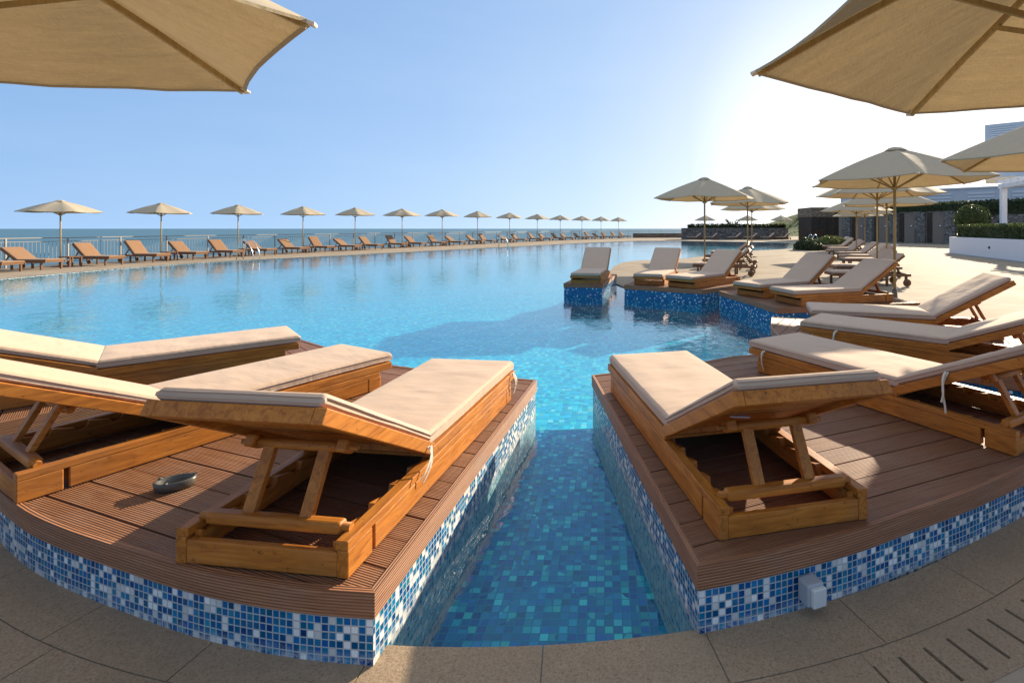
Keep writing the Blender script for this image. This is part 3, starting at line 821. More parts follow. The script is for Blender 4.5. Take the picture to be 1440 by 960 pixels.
# ------------------------------------------------------------------ wheeled loungers
protoB = {}
def lounger_b(angle, shade='cushion'):
    key = (angle, shade)
    if key in protoB: return dup(protoB[key])
    ml, mc = (M['teak_dark'], M['teak_dark_cross'])
    r = thing('wheeled_lounger')
    mb = MB()
    for sx in (-1, 1): mb.box((sx * .31, 1.0, .29), (.04, 1.96, .07), None, .004, 1)
    mb.box((0, 1.95, .29), (.6, .04, .06), None, .004, 1); mb.box((0, .05, .29), (.6, .04, .06), None, .004, 1)
    for k in range(10): mb.box((0, .82 + .115 * k, .315), (.59, .07, .018), None, 0)
    mb.build('seat_frame', ml, r)
    for sx in (-1, 1):
        for y in (1.80, .62):
            mb = MB(); mb.box((sx * .31, y, .135), (.05, .06, .262), None, .004, 1); mb.build('leg', ml, r)
        mb = MB(); mb.box((sx * .31, .14, .18), (.05, .06, .17), None, .004, 1); mb.build('leg', ml, r)
        mb = MB(); mb.lathe([(.02, -.02), (.085, -.022), (.098, -.012), (.098, .012), (.085, .022), (.02, .02)], 20, Matrix.Translation((sx * .36, .14, .098)) @ Matrix.Rotation(R(90), 4, 'Y'))
        wh = mb.build('wheel', mc, r)
        mb = MB(); mb.lathe([(.022, -.028), (.022, .028)], 10, Matrix.Translation((sx * .36, .14, .098)) @ Matrix.Rotation(R(90), 4, 'Y')); mb.build('hub', M['rubber'], wh)
    H = Matrix.Translation((0, .78, .315)) @ Matrix.Rotation(-R(angle), 4, 'X')
    mb = MB()
    for sx in (-1, 1): mb.box((sx * .29, -.39, .0), (.04, .78, .045), H, .004, 1)
    mb.box((0, -.76, 0), (.58, .045, .045), H, .004, 1)
    for k in range(6): mb.box((0, -.1 - k * .11, .005), (.56, .07, .018), H, 0)
    mb.build('backrest_frame', ml, r)
    c, p = cushion_mb(.62, 1.18, .06, seed=1, M_=Matrix.Translation((0, 1.38, .325))); c.build('seat_cushion', M[shade], r)
    c, p = cushion_mb(.62, .78, .06, seed=2, M_=H @ Matrix.Translation((0, -.40, .024))); c.build('back_cushion', M[shade], r)
    t0 = H @ Vector((0, -.45, -.02))
    for sx in (-1, 1):
        mb = MB(); mb.beam((sx * .2, t0.y, t0.z), (sx * .2, .2, .29), .035, .03); mb.build('prop_leg', ml, r)
    protoB[key] = r
    return r
def place_b(x, y, faz, angle, label, group, shade='cushion'):
    """x, y: middle of the lounger on the ground; faz: direction its foot end points to"""
    o = lounger_b(angle, shade)
    f = az_dir(faz)
    o.location = (x - f.x, y - f.y, 0); o.rotation_euler = (0, 0, -R(faz))
    return tag(o, label, 'sun lounger', group)

# ------------------------------------------------------------------ parasols
protoU = {}
def parasol(rot_key, hi=True, R_=1.7, rim=2.41, rise=.68):
    """hexagonal parasol, origin at the foot of its pole"""
    key = (hi, rim, R_)
    if key in protoU: return dup(protoU[key])
    r = thing('parasol')
    V = [Vector((R_ * math.cos(k * math.pi / 3), R_ * math.sin(k * math.pi / 3), rim)) for k in range(6)]
    apex = Vector((0, 0, rim + rise))
    nu, nv = (10, 8) if hi else (6, 4)
    mb = MB()
    def P(k, i, j):      # i along the rib 0..nu, j across the panel 0..nv
        t = .075 + (1 - .075) * i / nu; s = j / nv
        a = apex.lerp(V[k], t); b = apex.lerp(V[(k + 1) % 6], t)
        p = a.lerp(b, s)
        m = 4 * s * (1 - s)
        out = Vector((p.x, p.y, 0)); 
        p = p - out * (.045 * m * t) ; p.z -= .035 * m * t * t
        p.z += .03 * math.sin(t * math.pi) - (.02 * m * (1 - t))
        if hi: p.z += .012 * m * noise.noise(Vector((p.x * 3 + k, p.y * 3, 1))) * t
        return p
    for k in range(6):
        for i in range(nu):
            for j in range(nv):
                mb.face([P(k, i, j), P(k, i + 1, j), P(k, i + 1, j + 1), P(k, i, j + 1)], smooth=True)
    can = mb.build('canopy', M['canopy'], r)
    if sum(p.normal.z for p in can.data.polygons) < 0: can.data.flip_normals()
    hm = MB()
    for k in range(6):
        pts = [P(k, nu, j) for j in range(nv + 1)]
        for a, b in zip(pts[:-1], pts[1:]):
            ia, ib = a * .985, b * .985; ia.z = a.z - .004; ib.z = b.z - .004
            hm.face([a + Vector((0, 0, .003)), b + Vector((0, 0, .003)), b - Vector((0, 0, .012)), a - Vector((0, 0, .012))])
            hm.face([a - Vector((0, 0, .012)), b - Vector((0, 0, .012)), ib, ia])
    hm.build('hem', M['seam'], can, fix=False)
    if hi:
        for k in range(6):
            d = Vector((V[k].x, V[k].y, 0)).normalized(); hm = MB()
            hm.beam(V[k] - d * .05 + Vector((0, 0, .006)), V[k] + d * .012 - Vector((0, 0, .016)), .05, .018, .005); hm.build('rib_tip', M['strap'], can)
    mb = MB(); nseg = 6
    for k in range(6):
        a0, a1 = k * math.pi / 3, (k + 1) * math.pi / 3
        t0 = Vector((0, 0, apex.z + .02)); ra = .23
        b0 = Vector((ra * math.cos(a0), ra * math.sin(a0), apex.z - .072)); b1 = Vector((ra * math.cos(a1), ra * math.sin(a1), apex.z - .072))
        m0, m1 = b0 * .55, b1 * .55; m0.z = m1.z = apex.z - .012
        mb.face([t0, m0, m1]); mb.face([m0, b0, b1, m1])
    mb.build('vent_cap', M['canopy'], r)
    mb = MB(); mb.tube([(0, 0, .02), (0, 0, apex.z - .005)], .026, 14); mb.build('pole', M['pole_wood'], r)
    mb = MB(); mb.lathe([(.03, 0), (.055, .0), (.06, .03), (.05, .05), (.03, .05)], 14, Matrix.Translation((0, 0, apex.z - .10))); mb.build('crown_hub', M['pole_wood'], r)
    mb = MB(); mb.lathe([(.03, 0), (.058, .0), (.062, .04), (.05, .07), (.03, .07)], 14, Matrix.Translation((0, 0, rim - .17))); hub = mb.build('runner_hub', M['pole_wood'], r)
    for k in range(6):
        d = Vector((math.cos(k * math.pi / 3), math.sin(k * math.pi / 3), 0))
        def on(t):
            p = apex.lerp(V[k], t); p.z += .03 * math.sin(t * math.pi) - .03; return p
        mb = MB(); 
        for a, b in ((.02, .35), (.35, .68), (.68, .985)): mb.beam(on(a), on(b), .022, .034, .002)
        rb = mb.build('rib', M['pole_wood'], r)
        mb = MB(); mb.beam(d * .05 + Vector((0, 0, rim - .13)), on(.52) - Vector((0, 0, .012)), .02, .028, .002); mb.build('strut', M['pole_wood'], r)
    mb = MB(); mb.lathe([(.03, .0), (.27, .0), (.27, .035), (.06, .05), (.045, .3), (.03, .3)], 24); mb.build('base', M['brown_stone'], r)
    protoU[key] = r
    return r
def place_u(x, y, rot, label, group, hi=False, rim=2.41, tilt=(0, 0), z=0, R_=1.7, rise=.68, scale=1):
    o = parasol(0, hi, R_, rim, rise); o.scale = (scale,) * 3
    o.location = (x, y, z); o.rotation_euler = (tilt[0], tilt[1], rot)
    return tag(o, label, 'parasol', group)
GU = 'cream hexagonal parasols round the pool'
place_u(2.317, 2.066, 2.638, 'huge cream parasol cut by the top right corner, seen from below', GU, True, tilt=(.02, -.01))
place_u(-2.937, 1.9, .242, 'huge cream parasol cut by the top left corner, seen from below against blue sky', GU, True, tilt=(.03, -.015))
place_u(5.83, 10.0, .2, 'large open parasol above the low deck loungers at right, warm lit underside', GU, True, 2.45)
place_u(6.1, 6.2, R(166), 'parasol cut by the right edge in front of the tall blue grey building', GU, True)
place_u(3.3, 16.4, .1, 'parasol with thin pole standing behind the slanted lounger, tallest of the middle group', GU, True, 2.5)
place_u(5.75, 20.0, .3, 'second parasol of the middle group, right behind and overlapped by the tallest one', GU, False, 2.5)
place_u(7.7, 26.0, .5, 'lowest pale parasol of the middle group, its pole just right of another pole', GU, False, 2.5)
place_u(8.0, 14.6, .45, 'wide grey parasol directly behind the large right one, pole just left of its pole', GU, False, 2.5)
place_u(10.6, 18.7, .1, 'parasol behind the large one at right, its brown rim reaching farthest right', GU, False, 2.4)
place_u(12.9, 25.5, .6, 'small parasol over the far wheeled loungers, in front of the shower wall', GU, False, 2.4)
place_u(15.8, 30.2, .0, 'small parasol with lit underside, leftmost in front of the stone building', GU, False, 2.4)
place_u(18.3, 36.0, .4, 'smallest parasol in front of the shower wall, nearly hidden by others', GU, False, 2.4)
ORD = ['first', 'second', 'third', 'fourth', 'fifth', 'sixth', 'seventh', 'eighth', 'ninth', 'tenth', 'eleventh', 'twelfth', 'thirteenth', 'fourteenth', 'fifteenth', 'sixteenth', 'seventeenth', 'eighteenth', 'nineteenth', 'twentieth', 'twenty-first', 'twenty-second', 'twenty-third', 'twenty-fourth', 'twenty-fifth', 'twenty-sixth', 'twenty-seventh', 'twenty-eighth', 'twenty-ninth', 'thirtieth']

# tables
protoT = []
def table(x, y, rz, label, group, h=.42):
    if protoT: o = dup(protoT[0])
    else:
        o = thing('side_table')
        mb = MB()
        for k in range(5): mb.box((0, -.2 + .1 * k, .405), (.5, .09, .024), None, .003, 1)
        mb.box((-.2, 0, .385), (.04, .46, .02), None, 0); mb.box((.2, 0, .385), (.04, .46, .02), None, 0)
        mb.build('table_top', M['teak_dark_cross'], o)
        for sx in (-1, 1):
            for sy in (-1, 1):
                mb = MB(); mb.box((sx * .2, sy * .2, .19), (.04, .04, .38), None, .003, 1); mb.build('leg', M['teak_dark'], o)
        protoT.append(o)
    o.location = (x, y, 0); o.rotation_euler = (0, 0, rz)
    return tag(o, label, 'table', group)

# sea side row: pairs of loungers with a parasol and a table between
pairs = [(-21.25, 16.1), (-21.0, 19.5), (-20.55, 23.4), (-19.6, 27.0), (-18.5, 31.0), (-17.15, 34.8), (-15.7, 39.3), (-13.8, 43.2), (-11.95, 48.0), (-9.8, 53.0), (-7.55, 58.2), (-5.3, 63.0), (-2.75, 67.2), (-.2, 71.2), (2.4, 75.0)]
n_l = 0; n_u = 0
for i, (x, y) in enumerate(pairs):
    a = Vector(pairs[max(i - 1, 0)]); b = Vector(pairs[min(i + 1, len(pairs) - 1)]); t = (b - a).normalized()
    faz = math.degrees(math.atan2(t.y, -t.x))       # towards the pool, square to the row
    faz = math.degrees(math.atan2(t.x, t.y)) + 90
    for s in (-1, 1):
        if i == 0 and s < 0: continue
        d = 1.0 if i < 9 else 1.15
        jx, jy = random.uniform(-.12, .12), random.uniform(-.1, .1)
        where = 'left of' if s < 0 else 'right of'
        if i == 0: lab = 'wooden lounger cut off by the left edge in the row by the sea railing'
        else: lab = 'tan lounger just %s the %s parasol from the left along the sea railing' % (where, ORD[i - 1])
        place_b(x + t.x * d * s + jx, y + t.y * d * s + jy, faz + random.uniform(-4, 4), (34, 40, 44, 50)[(i * 7 + s * 3) % 4], lab, 'loungers in the row by the sea railing', 'cushion_tan')
    if i == 0: continue
    n_u += 1
    place_u(x - .35 * t.y, y + .35 * t.x, random.uniform(0, 1), 'cream parasol by the sea railing, %s from the left in the far row' % ORD[n_u - 1] if n_u < 14 else 'cream parasol by the sea railing, last and rightmost in the far row', GU, False, 2.4, R_=1.36, rise=.5, scale=min(1.09, .9 + .03 * (i - 1)))
    table(x + .1, y, R(-faz), 'small wooden table under the %s parasol from the left in the far row' % ORD[n_u - 1], 'small tables in the row by the sea railing')

# stacked group on the terrace behind the slanted lounger
G1 = [(3.9, 16.2), (4.7, 18.6), (5.4, 21.6), (6.3, 24.6)]
for i, (x, y) in enumerate(G1):
    place_b(x, y, 290, 40, ['wheeled lounger nearest behind the slanted deck lounger, its two wheels in plain view',
                            'wheeled lounger second in the group by the thin parasol pole',
                            'wheeled lounger third in the group by the thin parasol pole, over pale paving',
                            'wheeled lounger farthest in the group by the thin parasol pole, close to the water'][i], 'wheeled loungers parked on the terrace')
G2 = [(7.0, 13.3), (8.15, 15.6), (10.15, 19.1), (11.2, 21.4), (12.2, 24.0), (12.9, 26.5), (14.3, 29.5), (15.4, 32.7), (17.0, 36), (18.2, 39)]
for i, (x, y) in enumerate(G2):
    lab = ['wheeled lounger nearest behind the large right parasol, long brown seat side in shade',
           'wheeled lounger second behind the large right parasol, next to the small table with a bowl',
           'wheeled lounger third behind the large right parasol, a white towel over its backrest',
           'wheeled lounger fourth in the row running back from the large right parasol',
           'wheeled lounger fifth in the row running back from the large right parasol',
           'wheeled lounger sixth in the row towards the shower wall',
           'wheeled lounger seventh in the row, beside the low round bush',
           'wheeled lounger eighth in the row, just behind the low round bush',
           'wheeled lounger ninth in the row, small and close to the shower wall',
           'wheeled lounger last in the row, the smallest before the shower wall'][i]
    o = place_b(x, y, 274, 38, lab, 'wheeled loungers parked on the terrace')
mb = MB(); H = Matrix.Translation((10.15 + .99 * 1 - .2, 19.0, .0))
tw = thing('towel', (10.9, 19.06, 0), R(-274))
mb = MB()
c_, p_ = cushion_mb(.5, .5, .03, r=.012, amp=.01, seed=3, M_=Matrix.Translation((0, -.05, .72)) @ Matrix.Rotation(-R(38), 4, 'X'))
c_.build('cloth', M['towel'], tw); tag(tw, 'white towel laid over a wheeled lounger backrest behind the large right parasol', 'towel')
table(7.75, 14.45, R(5), 'small wooden table with a dark bowl between wheeled loungers at right', 'small tables on the terrace')
mb = MB(); mb.lathe([(.03, 0), (.075, .0), (.09, .05), (.075, .055), (.06, .03), (.0, .028)], 18, Matrix.Translation((0, 0, 0)))
o = mb.build('bowl', M['dark_ash']); o.location = (7.75, 14.45, .418); tag(o, 'small dark bowl on the wooden table between wheeled loungers at right', 'bowl')

# far right row against the stone wall
for i, u in enumerate((977, 1000, 1033, 1056, 1080, 1101)):
    y = 66.5; x = (u - 850) * y / 700
    place_b(x, y, 268, 40, ['far lounger at the left end of the dark stone wall', 'far lounger second along the dark stone wall, left of the thin pole', 'far lounger third along the dark stone wall',
                            'far lounger fourth along the dark stone wall, by the double pole', 'far lounger fifth along the dark stone wall', 'far lounger at the right end of the dark stone wall beside the kiosk'][i], 'far loungers along the dark stone wall')
for u, lab in ((992, 'tiny far parasol at left above the dark stone wall'), (1051, 'tiny far parasol above the middle of the dark stone wall'), (1098, 'far parasol beside the kiosk in front of the green hill')):
    y = 69.0; place_u((u - 850) * y / 700, y, .3, lab, GU, False, 2.6)

# ------------------------------------------------------------------ railing by the sea
rail = thing('sea_railing', (fence_line[2][0], fence_line[2][1], 0)); o0 = rail.location.copy()
tag(rail, 'long pale metal railing with thin upright bars between the lounger row and the sea', 'railing')
def resample(pts, step):
    out = [Vector(pts[0])]; acc = 0
    for a, b in zip(pts[:-1], pts[1:]):
        a, b = Vector(a), Vector(b); L = (b - a).length
        if L < 1e-6: continue
        pos = step - acc
        while pos <= L:
            out.append(a + (b - a) * pos / L); pos += step
        acc = (acc + L) % step
    return out
fp = resample(fence_s, 2.0)
def l3(p, z): return (p.x - o0.x, p.y - o0.y, z)
mb = MB(); mb.tube([l3(p, 1.12) for p in fp], .021, 8); mb.build('top_rail', M['rail_metal'], rail)
mb = MB(); mb.tube([l3(p, .98) for p in fp], .014, 6); mb.build('middle_rail', M['rail_metal'], rail)
mb = MB(); mb.tube([l3(p, .14) for p in fp], .016, 6); mb.build('bottom_rail', M['rail_metal'], rail)
for i, p in enumerate(fp):
    mb = MB(); mb.beam(l3(p, 0), l3(p, 1.12), .05, .05, .004, (0, 1, 0)); mb.build('post', M['rail_metal'], rail)
    if i < len(fp) - 1:
        mb = MB(); b = fp[i + 1]
        for k in range(1, 15):
            q = p.lerp(b, k / 15); mb.beam(l3(q, .14), l3(q, .98), .010, .010, 0, (0, 1, 0))
        mb.build('picket_panel', M['rail_metal'], rail)
# ------------------------------------------------------------------ pool ladders
def ladder(x, y, faz, label):
    r = thing('pool_handrail', (x, y, 0), -R(faz))
    for sx in (-1, 1):
        mb = MB()
        pts = [(sx * .28, -.55, .0), (sx * .28, -.45, .72)] + [(sx * .28, -.45 + .22 * (1 - math.cos(t)), .72 + .2 * math.sin(t)) for t in (.5, 1.0, 1.57, 2.1, 2.6)] + [(sx * .28, .15, .4), (sx * .28, .3, -.6)]
        mb.tube(pts, .022, 10); mb.build('rail', M['steel'], r)
    for z in (-.25, -.5):
        mb = MB(); mb.box((0, .26, z), (.54, .08, .03)); mb.build('tread', M['steel'], r)
    tag(r, label, 'pool ladder', 'steel pool ladders')
ladder(-17.2, 24.3, 82, 'pair of steel pool handrails in front of the third far parasol')
ladder(-7.95, 40.0, 75, 'small steel pool handrails at the far edge, middle of the lounger row')
ladder(19.35, 46.6, 245, 'white steel pool handrails at the end of the right pool arm by the kiosk')

# ------------------------------------------------------------------ leaf helpers, planting
def leaves(mb, n, pick, size):
    for _ in range(n):
        p, nrm = pick()
        s = size * random.uniform(.6, 1.3)
        a = Vector((random.gauss(0, 1), random.gauss(0, 1), random.gauss(0, 1))).normalized()
        a = (a + nrm * .8).normalized()
        u = a.cross(Vector((random.gauss(0, 1), random.gauss(0, 1), random.gauss(0, 1)))).normalized(); v = a.cross(u)
        mb.face([p - u * s, p - v * s * .45, p + u * s, p + v * s * .45])
def box_pick(x0, x1, y0, y1, z0, z1, wob=.06):
    def f():
        x, y, z = random.uniform(x0, x1), random.uniform(y0, y1), random.uniform(z0, z1)
        k = random.random()
        n = Vector((0, 0, 1))
        if k < .4: z = z1 + random.uniform(-wob * 2, wob) + .04 * noise.noise(Vector((x * 2, y * 2, 0)))
        elif k < .65: y = y0 + random.uniform(-wob, wob * 2); n = Vector((0, -1, 0))
        elif k < .85: x = x0 + random.uniform(-wob, wob * 2); n = Vector((-1, 0, 0))
        elif k < .92: x = x1 + random.uniform(-wob * 2, wob); n = Vector((1, 0, 0))
        return Vector((x, y, z)), n
    return f
def ball_pick(c, r, sq=1.0, noise_=.12):
    c = Vector(c)
    def f():
        d = Vector((random.gauss(0, 1), random.gauss(0, 1), random.gauss(0, 1))).normalized()
        rr = r * (random.uniform(.72, 1.0) ** .5 + noise_ * noise.noise(d * 2.3 + c))
        return c + Vector((d.x * rr, d.y * rr, d.z * rr * sq)), d
    return f
def core_box(mb, x0, x1, y0, y1, z0, z1):
    mb.box(((x0 + x1) / 2, (y0 + y1) / 2, (z0 + z1) / 2), (x1 - x0, y1 - y0, z1 - z0), None, 0)

# white planter with hedge (local frame: x along its face, y away from the pool)
PA, PB = Vector((20.5, 29.6)), Vector((16.6, 15.5))
d = (PB - PA); Lp = d.length; ang = math.atan2(d.y, d.x)
pl = thing('planter', (PA.x, PA.y, 0), ang)
mb = MB(); y1 = 3.0
mb.box((Lp / 2, .1, .5), (Lp, .2, 1.0), None, .01); mb.box((.1, y1 / 2, .499), (.2, y1 - .42, .998), None, .01); mb.box((Lp / 2, y1 - .1, .5), (Lp, .2, 1.0), None, .01)
mb.build('planter_wall', M['white_paint'], pl)
mb = MB(); mb.box((Lp / 2, -.012, .03), (Lp + .02, .02, .06), None, .004); mb.build('skirting', M['plastic_grey'], pl)
mb = MB(); mb.box((Lp / 2, y1 / 2, .45), (Lp - .45, y1 - .45, .8), None, 0); mb.build('soil', M['stem'], pl)
mb = MB(); mb.lathe([(.02, -.02), (.07, -.02), (.07, .0), (.05, .03), (.02, .03)], 12, Matrix.Translation((5.0, -.015, .55)) @ Matrix.Rotation(R(90), 4, 'X')); mb.build('wall_lamp', M['rubber'], pl)
tag(pl, 'white rendered planter wall at the right edge holding a clipped hedge', 'planter')
hg = thing('hedge', (PA.x, PA.y, 1.0), ang); 
mb = MB(); leaves(mb, 7000, box_pick(.35, Lp - .3, .3, 1.5, -.05, .68), .07); mb.build('foliage', M['leaf'], hg, fix=False)
mb = MB(); core_box(mb, .45, Lp - .4, .4, 1.4, -.1, .58); mb.build('twig_core', M['leaf_dark'], hg)
tag(hg, 'clipped green hedge growing in the white planter at the right edge', 'hedge')
for (x, y, r_, lab) in ((25.0, 34.0, .95, 'round clipped topiary ball behind the white planter, the front one'), (27.0, 36.2, .95, 'round clipped topiary ball behind the white planter, the rear darker one')):
    t = thing('topiary', (x, y, 0))
    mb = MB(); leaves(mb, 2600, ball_pick((0, 0, 2.2), r_), .07); mb.build('crown', M['leaf' if r_ and x < 26 else 'leaf_dark'], t, fix=False)
    mb = MB(); bm = bmesh.new(); bmesh.ops.create_icosphere(bm, subdivisions=3, radius=r_ * .8); mb.add(bm, Matrix.Translation((0, 0, 2.2))); mb.build('twig_core', M['leaf_dark'], t)
    mb = MB(); mb.tube([(0, 0, 0), (.02, 0, .8), (0, 0, 1.6)], [.09, .07, .06], 8); mb.build('trunk', M['stem'], t)
    tag(t, lab, 'shrub', 'clipped topiary balls')
# low bush on the terrace
t = thing('bush', (14.2, 34.6, 0))
mb = MB(); leaves(mb, 2600, ball_pick((0, 0, .1), 1.0, .75), .09); mb.build('foliage', M['leaf_dark'], t, fix=False)
mb = MB(); bm = bmesh.new(); bmesh.ops.create_icosphere(bm, subdivisions=3, radius=.85); mb.add(bm, Matrix.Translation((0, 0, .05)) @ Matrix.Diagonal((1, 1, .7, 1))); mb.build('twig_core', M['leaf_dark'], t)
tag(t, 'low dark round bush on the terrace left of the far wheeled loungers', 'bush')
t = thing('flower_bed', (16.4, 36.0, 0))
mb = MB(); leaves(mb, 1800, ball_pick((0, 0, .25), 1.25, .55), .13); mb.build('foliage', M['leaf_light'], t, fix=False)
mb = MB(); leaves(mb, 900, box_pick(-1.6, 1.6, -.6, .6, 0, .5), .1); mb.build('border', M['leaf_dark'], t, fix=False)
tag(t, 'pale spiky plant clump behind the low round bush, by the kiosk', 'plant')

# ------------------------------------------------------------------ walls and buildings at the right
def wall(name, a, b, h, th, mat, label, cat, cap=None, z0=0.0):
    a, b = Vector(a), Vector(b); d = b - a; L = d.length
    r = thing(name, (a.x, a.y, 0), math.atan2(d.y, d.x))
    mb = MB(); mb.box((L / 2, th / 2, (h + z0) / 2), (L, th, h - z0), None, .02, 1); mb.build('masonry', mat, r)
    if cap:
        mb = MB(); mb.box((L / 2, th / 2, h + .04), (L + .06, th + .08, .08), None, .01, 1); mb.build('coping', cap, r)
    tag(r, label, cat)
    return r, L
wall('stone_wall', (4.6, 79.2), (14.0, 80.2), .62, .5, M['stone_tan'], 'low tan stone wall at the far end of the pool under thin fence posts', 'wall', M['brown_stone'])
w2, Lw = wall('stone_wall', (10.6, 68.2), (25.2, 68.2), 1.55, .5, M['stone_dark'], 'dark stone wall behind the far row of loungers, below the green hill', 'wall')
hg = thing('hedge', (10.6, 68.75, 1.2))
mb = MB(); leaves(mb, 4200, box_pick(1.2, 14.4, .0, 1.0, -.2, .75, .16), .16); mb.build('foliage', M['leaf_dark'], hg, fix=False)
mb = MB(); core_box(mb, 1.4, 14.2, .1, .9, -1.2, .6); mb.build('twig_core', M['leaf_dark'], hg)
tag(hg, 'dark hedge along the top of the far stone wall', 'hedge')
for x, s, lab in ((14.3, 1.0, 'small spiky shrub above the left part of the far hedge'), (18.1, 1.7, 'taller feathery shrub sticking up above the far hedge')):
    t = thing('shrub', (x, 70.2, 1.0))
    mb = MB()
    for k in range(int(14 * s)):
        a = random.uniform(0, 6.28); l = random.uniform(.5, 1.0) * s; p0 = Vector((0, 0, .3)); p1 = Vector((math.cos(a) * l * .7, math.sin(a) * l * .7, .6 + l * .8))
        for q in range(6):
            p = p0.lerp(p1, .3 + .7 * q / 6); n_ = Vector((random.gauss(0, 1), random.gauss(0, 1), random.gauss(0, 1))).normalized() * .2 * s; m_ = n_.cross(Vector((0, 0, 1))) * .35
            mb.face([p - n_, p - m_, p + n_, p + m_])
    mb.build('foliage', M['leaf'], t, fix=False)
    mb = MB(); mb.tube([(0, 0, -.6), (0, 0, .8 * s)], [.06, .03], 6); mb.build('trunk', M['stem'], t); tag(t, lab, 'shrub')
# hill
mb = MB(); nx, ny = 60, 36
def hz(x, y):
    u, v = (x - 50) / 17, (y - 112) / 24
    return max(-.5, 6.0 * math.exp(-(u * u * 1.4 + v * v * 1.5)) - .6 + 1.2 * noise.noise(Vector((x * .09, y * .09, 0))) * math.exp(-(u * u + v * v)))
for i in range(nx):
    for j in range(ny):
        q = []
        for a, b in ((i, j), (i + 1, j), (i + 1, j + 1), (i, j + 1)):
            x, y = 16 + 120 * a / nx, 76 + 72 * b / ny; q.append((x, y, hz(x, y)))
        mb.face(q, smooth=True)
tag(mb.build('hill', M['hill']), kind='structure')
mb = MB()
for _ in range(260):
    x, y = random.uniform(18, 70), random.uniform(80, 112); z = hz(x, y); s = random.uniform(.3, .9)
    if z < .3: continue
    leaves(mb, 14, ball_pick((x, y, z + .1), s, .7), .22)
tag(mb.build('hillside_scrub', M['leaf'], fix=False), 'low green scrub covering the hill behind the far wall', 'scrub', kind='stuff')

# timber kiosk with stone upper part
k = thing('kiosk', (25.6, 61.5, 0))
mb = MB(); mb.box((3.0, .1, 1.45), (6.0, .2, 2.9), None, .01)
for i in range(7): mb.box((.02 + i * .99, -.03, 1.45), (.12, .06, 2.9), None, .004)
mb.box((.1, 2.2, 1.45), (.2, 4.0, 2.9), None, .01)
mb.build('timber_wall', M['kiosk_wood'], k)
mb = MB()
for i in range(7):
    for j in range(6): mb.beam((.25 + i * .16, -.075, .1), (.25 + i * .16, -.075, 1.3), .02, .02, 0, (0, 1, 0))
for j in range(9): mb.beam((.12, -.098, .15 + j * .14), (1.4, -.098, .15 + j * .14), .02, .02, 0)
mb.build('lattice', M['teak_dark'], k)
mb = MB(); mb.box((4.6, -.02, 2.0), (.8, .03, 1.5), None, .005); mb.build('window', M['blue_glass'], k)
mb = MB(); mb.box((3.6, 2.2, 3.5), (7.3, 4.4, 1.2), None, .02); mb.build('stone_parapet', M['stone_tan'], k)
tag(k, 'dark timber kiosk with a stone parapet and a blue opening left of the shower wall', 'kiosk')
# shower wall
a, b = Vector((27.5, 58.5)), Vector((33.2, 46.2)); d = b - a; L = d.length
sw = thing('shower_wall', (a.x, a.y, 0), math.atan2(d.y, d.x))
mb = MB(); mb.box((L / 2, .3, 1.6), (L, .5, 3.2), None, .02); mb.build('panel_wall', M['shower_panel'], sw)
for i in range(5):
    mb = MB(); mb.box((1.1 + i * 2.85, -.02, 1.58), (1.05, .2, 3.16), None, .02); mb.build('stone_pier', M['stone_grey'], sw)
    mb = MB(); mb.box((2.0 + i * 2.85, .03, 1.55), (.5, .06, 3.0), None, .01); mb.build('dark_recess', M['kiosk_wood'], sw)
    if i < 4:
        mb = MB(); mb.box((3.05 + i * 2.85, .02, 1.75), (.16, .08, .1), None, .01); mb.tube([(3.05 + i * 2.85, .05, 2.85), (3.05 + i * 2.85, -.3, 2.88), (3.05 + i * 2.85, -.36, 2.82)], .02, 8); mb.build('shower_head', M['steel'], sw)
mb = MB(); mb.box((L / 2, -.5, .04), (L + .4, 1.2, .08), None, .01); mb.build('plinth', M['stone_grey'], sw)
tag(sw, 'brown shower wall with grey stone piers behind the far wheeled loungers', 'wall')
hg = thing('hedge', (a.x, a.y, 3.2), math.atan2(d.y, d.x))
mb = MB(); leaves(mb, 5200, box_pick(-.3, L + 6, -.1, 1.4, -.05, .75, .12), .14); mb.build('foliage', M['leaf_dark'], hg, fix=False)
mb = MB(); core_box(mb, -.2, L + 5.8, .0, 1.2, .0, .6); mb.build('twig_core', M['leaf_dark'], hg)
tag(hg, 'dark hedge growing along the top of the brown shower wall', 'hedge')
wall('retaining_wall', (33.8, 47.5), (38.5, 26.0), 2.7, .5, M['stone_dark'], 'rough dark retaining wall behind the topiary balls and white planter', 'wall')
hg = thing('hedge', (33.8, 47.5, 2.7), math.atan2(-21.5, 4.7))
mb = MB(); leaves(mb, 4800, box_pick(0, 22, 0, 1.5, -.05, .9, .12), .13); mb.build('foliage', M['leaf_dark'], hg, fix=False)
mb = MB(); core_box(mb, .1, 21.8, .1, 1.4, .0, .75); mb.build('twig_core', M['leaf_dark'], hg)
tag(hg, 'dark hedge on the retaining wall behind the topiary balls', 'hedge')
# blue glass panel on the ground by the planter
# pergola
pg = thing('pergola', (21.8, 27.2, 0), ang)
for x in (0, 6.0):
    for y in (0, 4.0):
        mb = MB(); mb.box((x, y, 1.85), (.26, .26, 3.7), None, .01); mb.build('post', M['white_paint'], pg)
mb = MB()
for y in (0, 4.0): mb.box((3.0, y, 3.82), (6.6, .26, .24), None, .01)
mb.build('main_beam', M['white_paint'], pg)
mb = MB()
for i in range(9): mb.box((.2 + i * .7, 2.0, 4.03), (.1, 4.8, .16), None, .006)
mb.build('rafters', M['white_paint'], pg)
tag(pg, 'white pergola with square posts rising behind the planter hedge at the right edge', 'pergola')
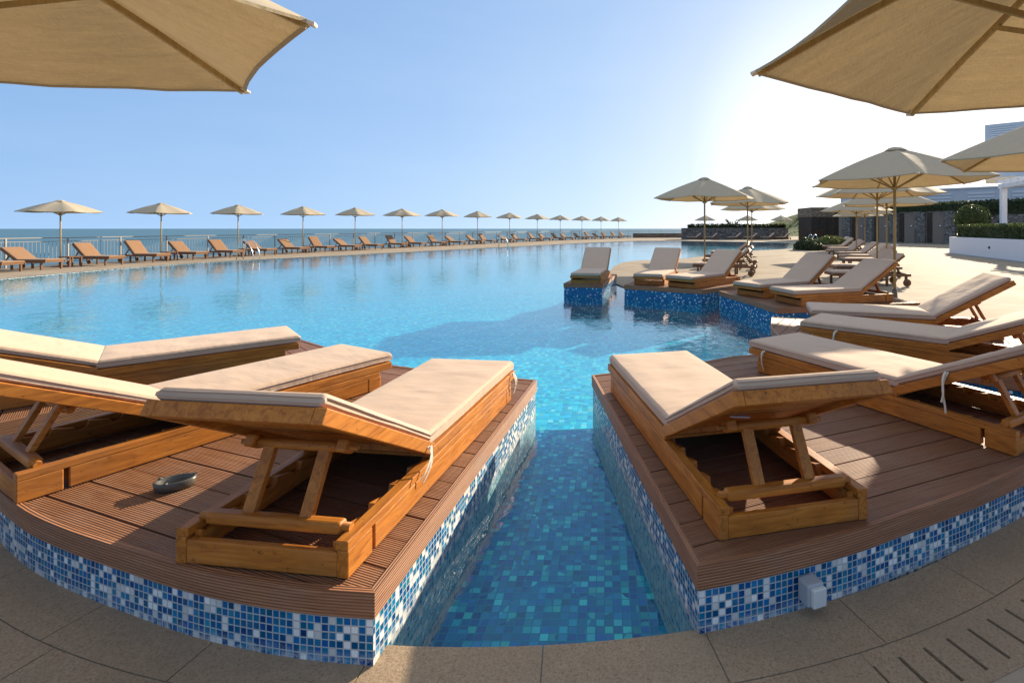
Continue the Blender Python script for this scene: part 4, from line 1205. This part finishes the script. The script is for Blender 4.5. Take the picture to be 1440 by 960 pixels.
# hotel wings
hb = thing('hotel_wing', (33.2, 70.0, 0), R(-42))
mb = MB(); mb.box((22, 6, 3.15), (44, 12, 6.3), None, .02); mb.build('facade', M['blue_facade'], hb)
for i in range(9):
    mb = MB()
    for j in range(5): mb.box((3.2 + i * 4.2, -.05, 4.1 + j * .4), (2.6, .1, .24), None, .01)
    mb.build('louvre', M['louvre'], hb)
mb = MB(); mb.box((22, 6, 6.38), (44.3, 12.3, .16), None, .02); mb.build('roof_slab', M['white_paint'], hb)
tag(hb, 'long low blue grey wing with white louvred windows behind the shower wall', 'building')
hb = thing('hotel_block', (53.5, 70.0, 0), R(-38))
mb = MB(); mb.box((14, 6, 12.3), (28, 12, 7.4), None, .02); mb.build('facade', M['blue_facade'], hb)
mb = MB()
for j in range(8): mb.box((1.9, -.05, 13.6 + j * .3), (2.6, .1, .14), None, .01)
for i in range(3):
    for j in range(8): mb.box((6.9 + i * 5, -.05, 13.6 + j * .3), (3.6, .1, .14), None, .01)
mb.build('louvre', M['louvre'], hb)
for i in range(4):
    mb = MB(); mb.box((4.5 + i * 7, 6, 4.3), (.9, .9, 8.6), None, .02); mb.build('column', M['shower_panel'], hb)
tag(hb, 'tall blue grey hotel block raised above the low wing at the right edge', 'building')

# ------------------------------------------------------------------ small things near the camera
o = thing('ashtray', (-2.07, 2.40, DZ - .003), .5)
S = Matrix.Diagonal((1.25, .85, 1, 1))
mb = MB(); mb.lathe([(.03, .0), (.058, .0), (.064, .02), (.066, .042), (.06, .045), (.052, .04), (.046, .014), (.02, .011), (.005, .011)], 32, S); 
mb.build('dish', M['ash_ceramic'], o)
mb = MB(); mb.lathe([(.002, .0115), (.024, .013), (.02, .017), (.002, .018)], 12, S); mb.build('ash', M['dark_ash'], o)
mb = MB()
for q in (.4, 2.5, 4.4):
    mb.box((.0, .0, 0), (.016, .014, .01), Matrix.Translation((.0625 * 1.25 * math.cos(q), .0625 * .85 * math.sin(q), .045)) @ Matrix.Rotation(q, 4, 'Z'), .003)
mb.build('cigarette_rest', M['ash_ceramic'], o)
tag(o, 'oval grey ashtray on the ribbed boards of the left deck', 'ashtray')
# socket box on the tiled face of the right deck
pA, pB = Vector((1.006, 2.04)), Vector((.62, 1.9))
d = (pB - pA).normalized(); nrm = Vector((-d.y, d.x)) * (1 if Vector((-d.y, d.x)).y < 0 else -1)
c = pB.lerp(pA, .45) + nrm * .0
o = thing('socket_box', (c.x, c.y, .103), math.atan2(-nrm.x, nrm.y) + math.pi)
mb = MB(); mb.box((0, -.027, .0), (.078, .06, .085), None, .008, 3); mb.build('housing', M['plastic_grey'], o)
mb = MB(); mb.box((.005, -.063, -.004), (.064, .02, .072), None, .008, 3); mb.build('cover', M['plastic'], o)
tag(o, 'pale square socket box fixed to the blue mosaic of the right deck', 'socket box')
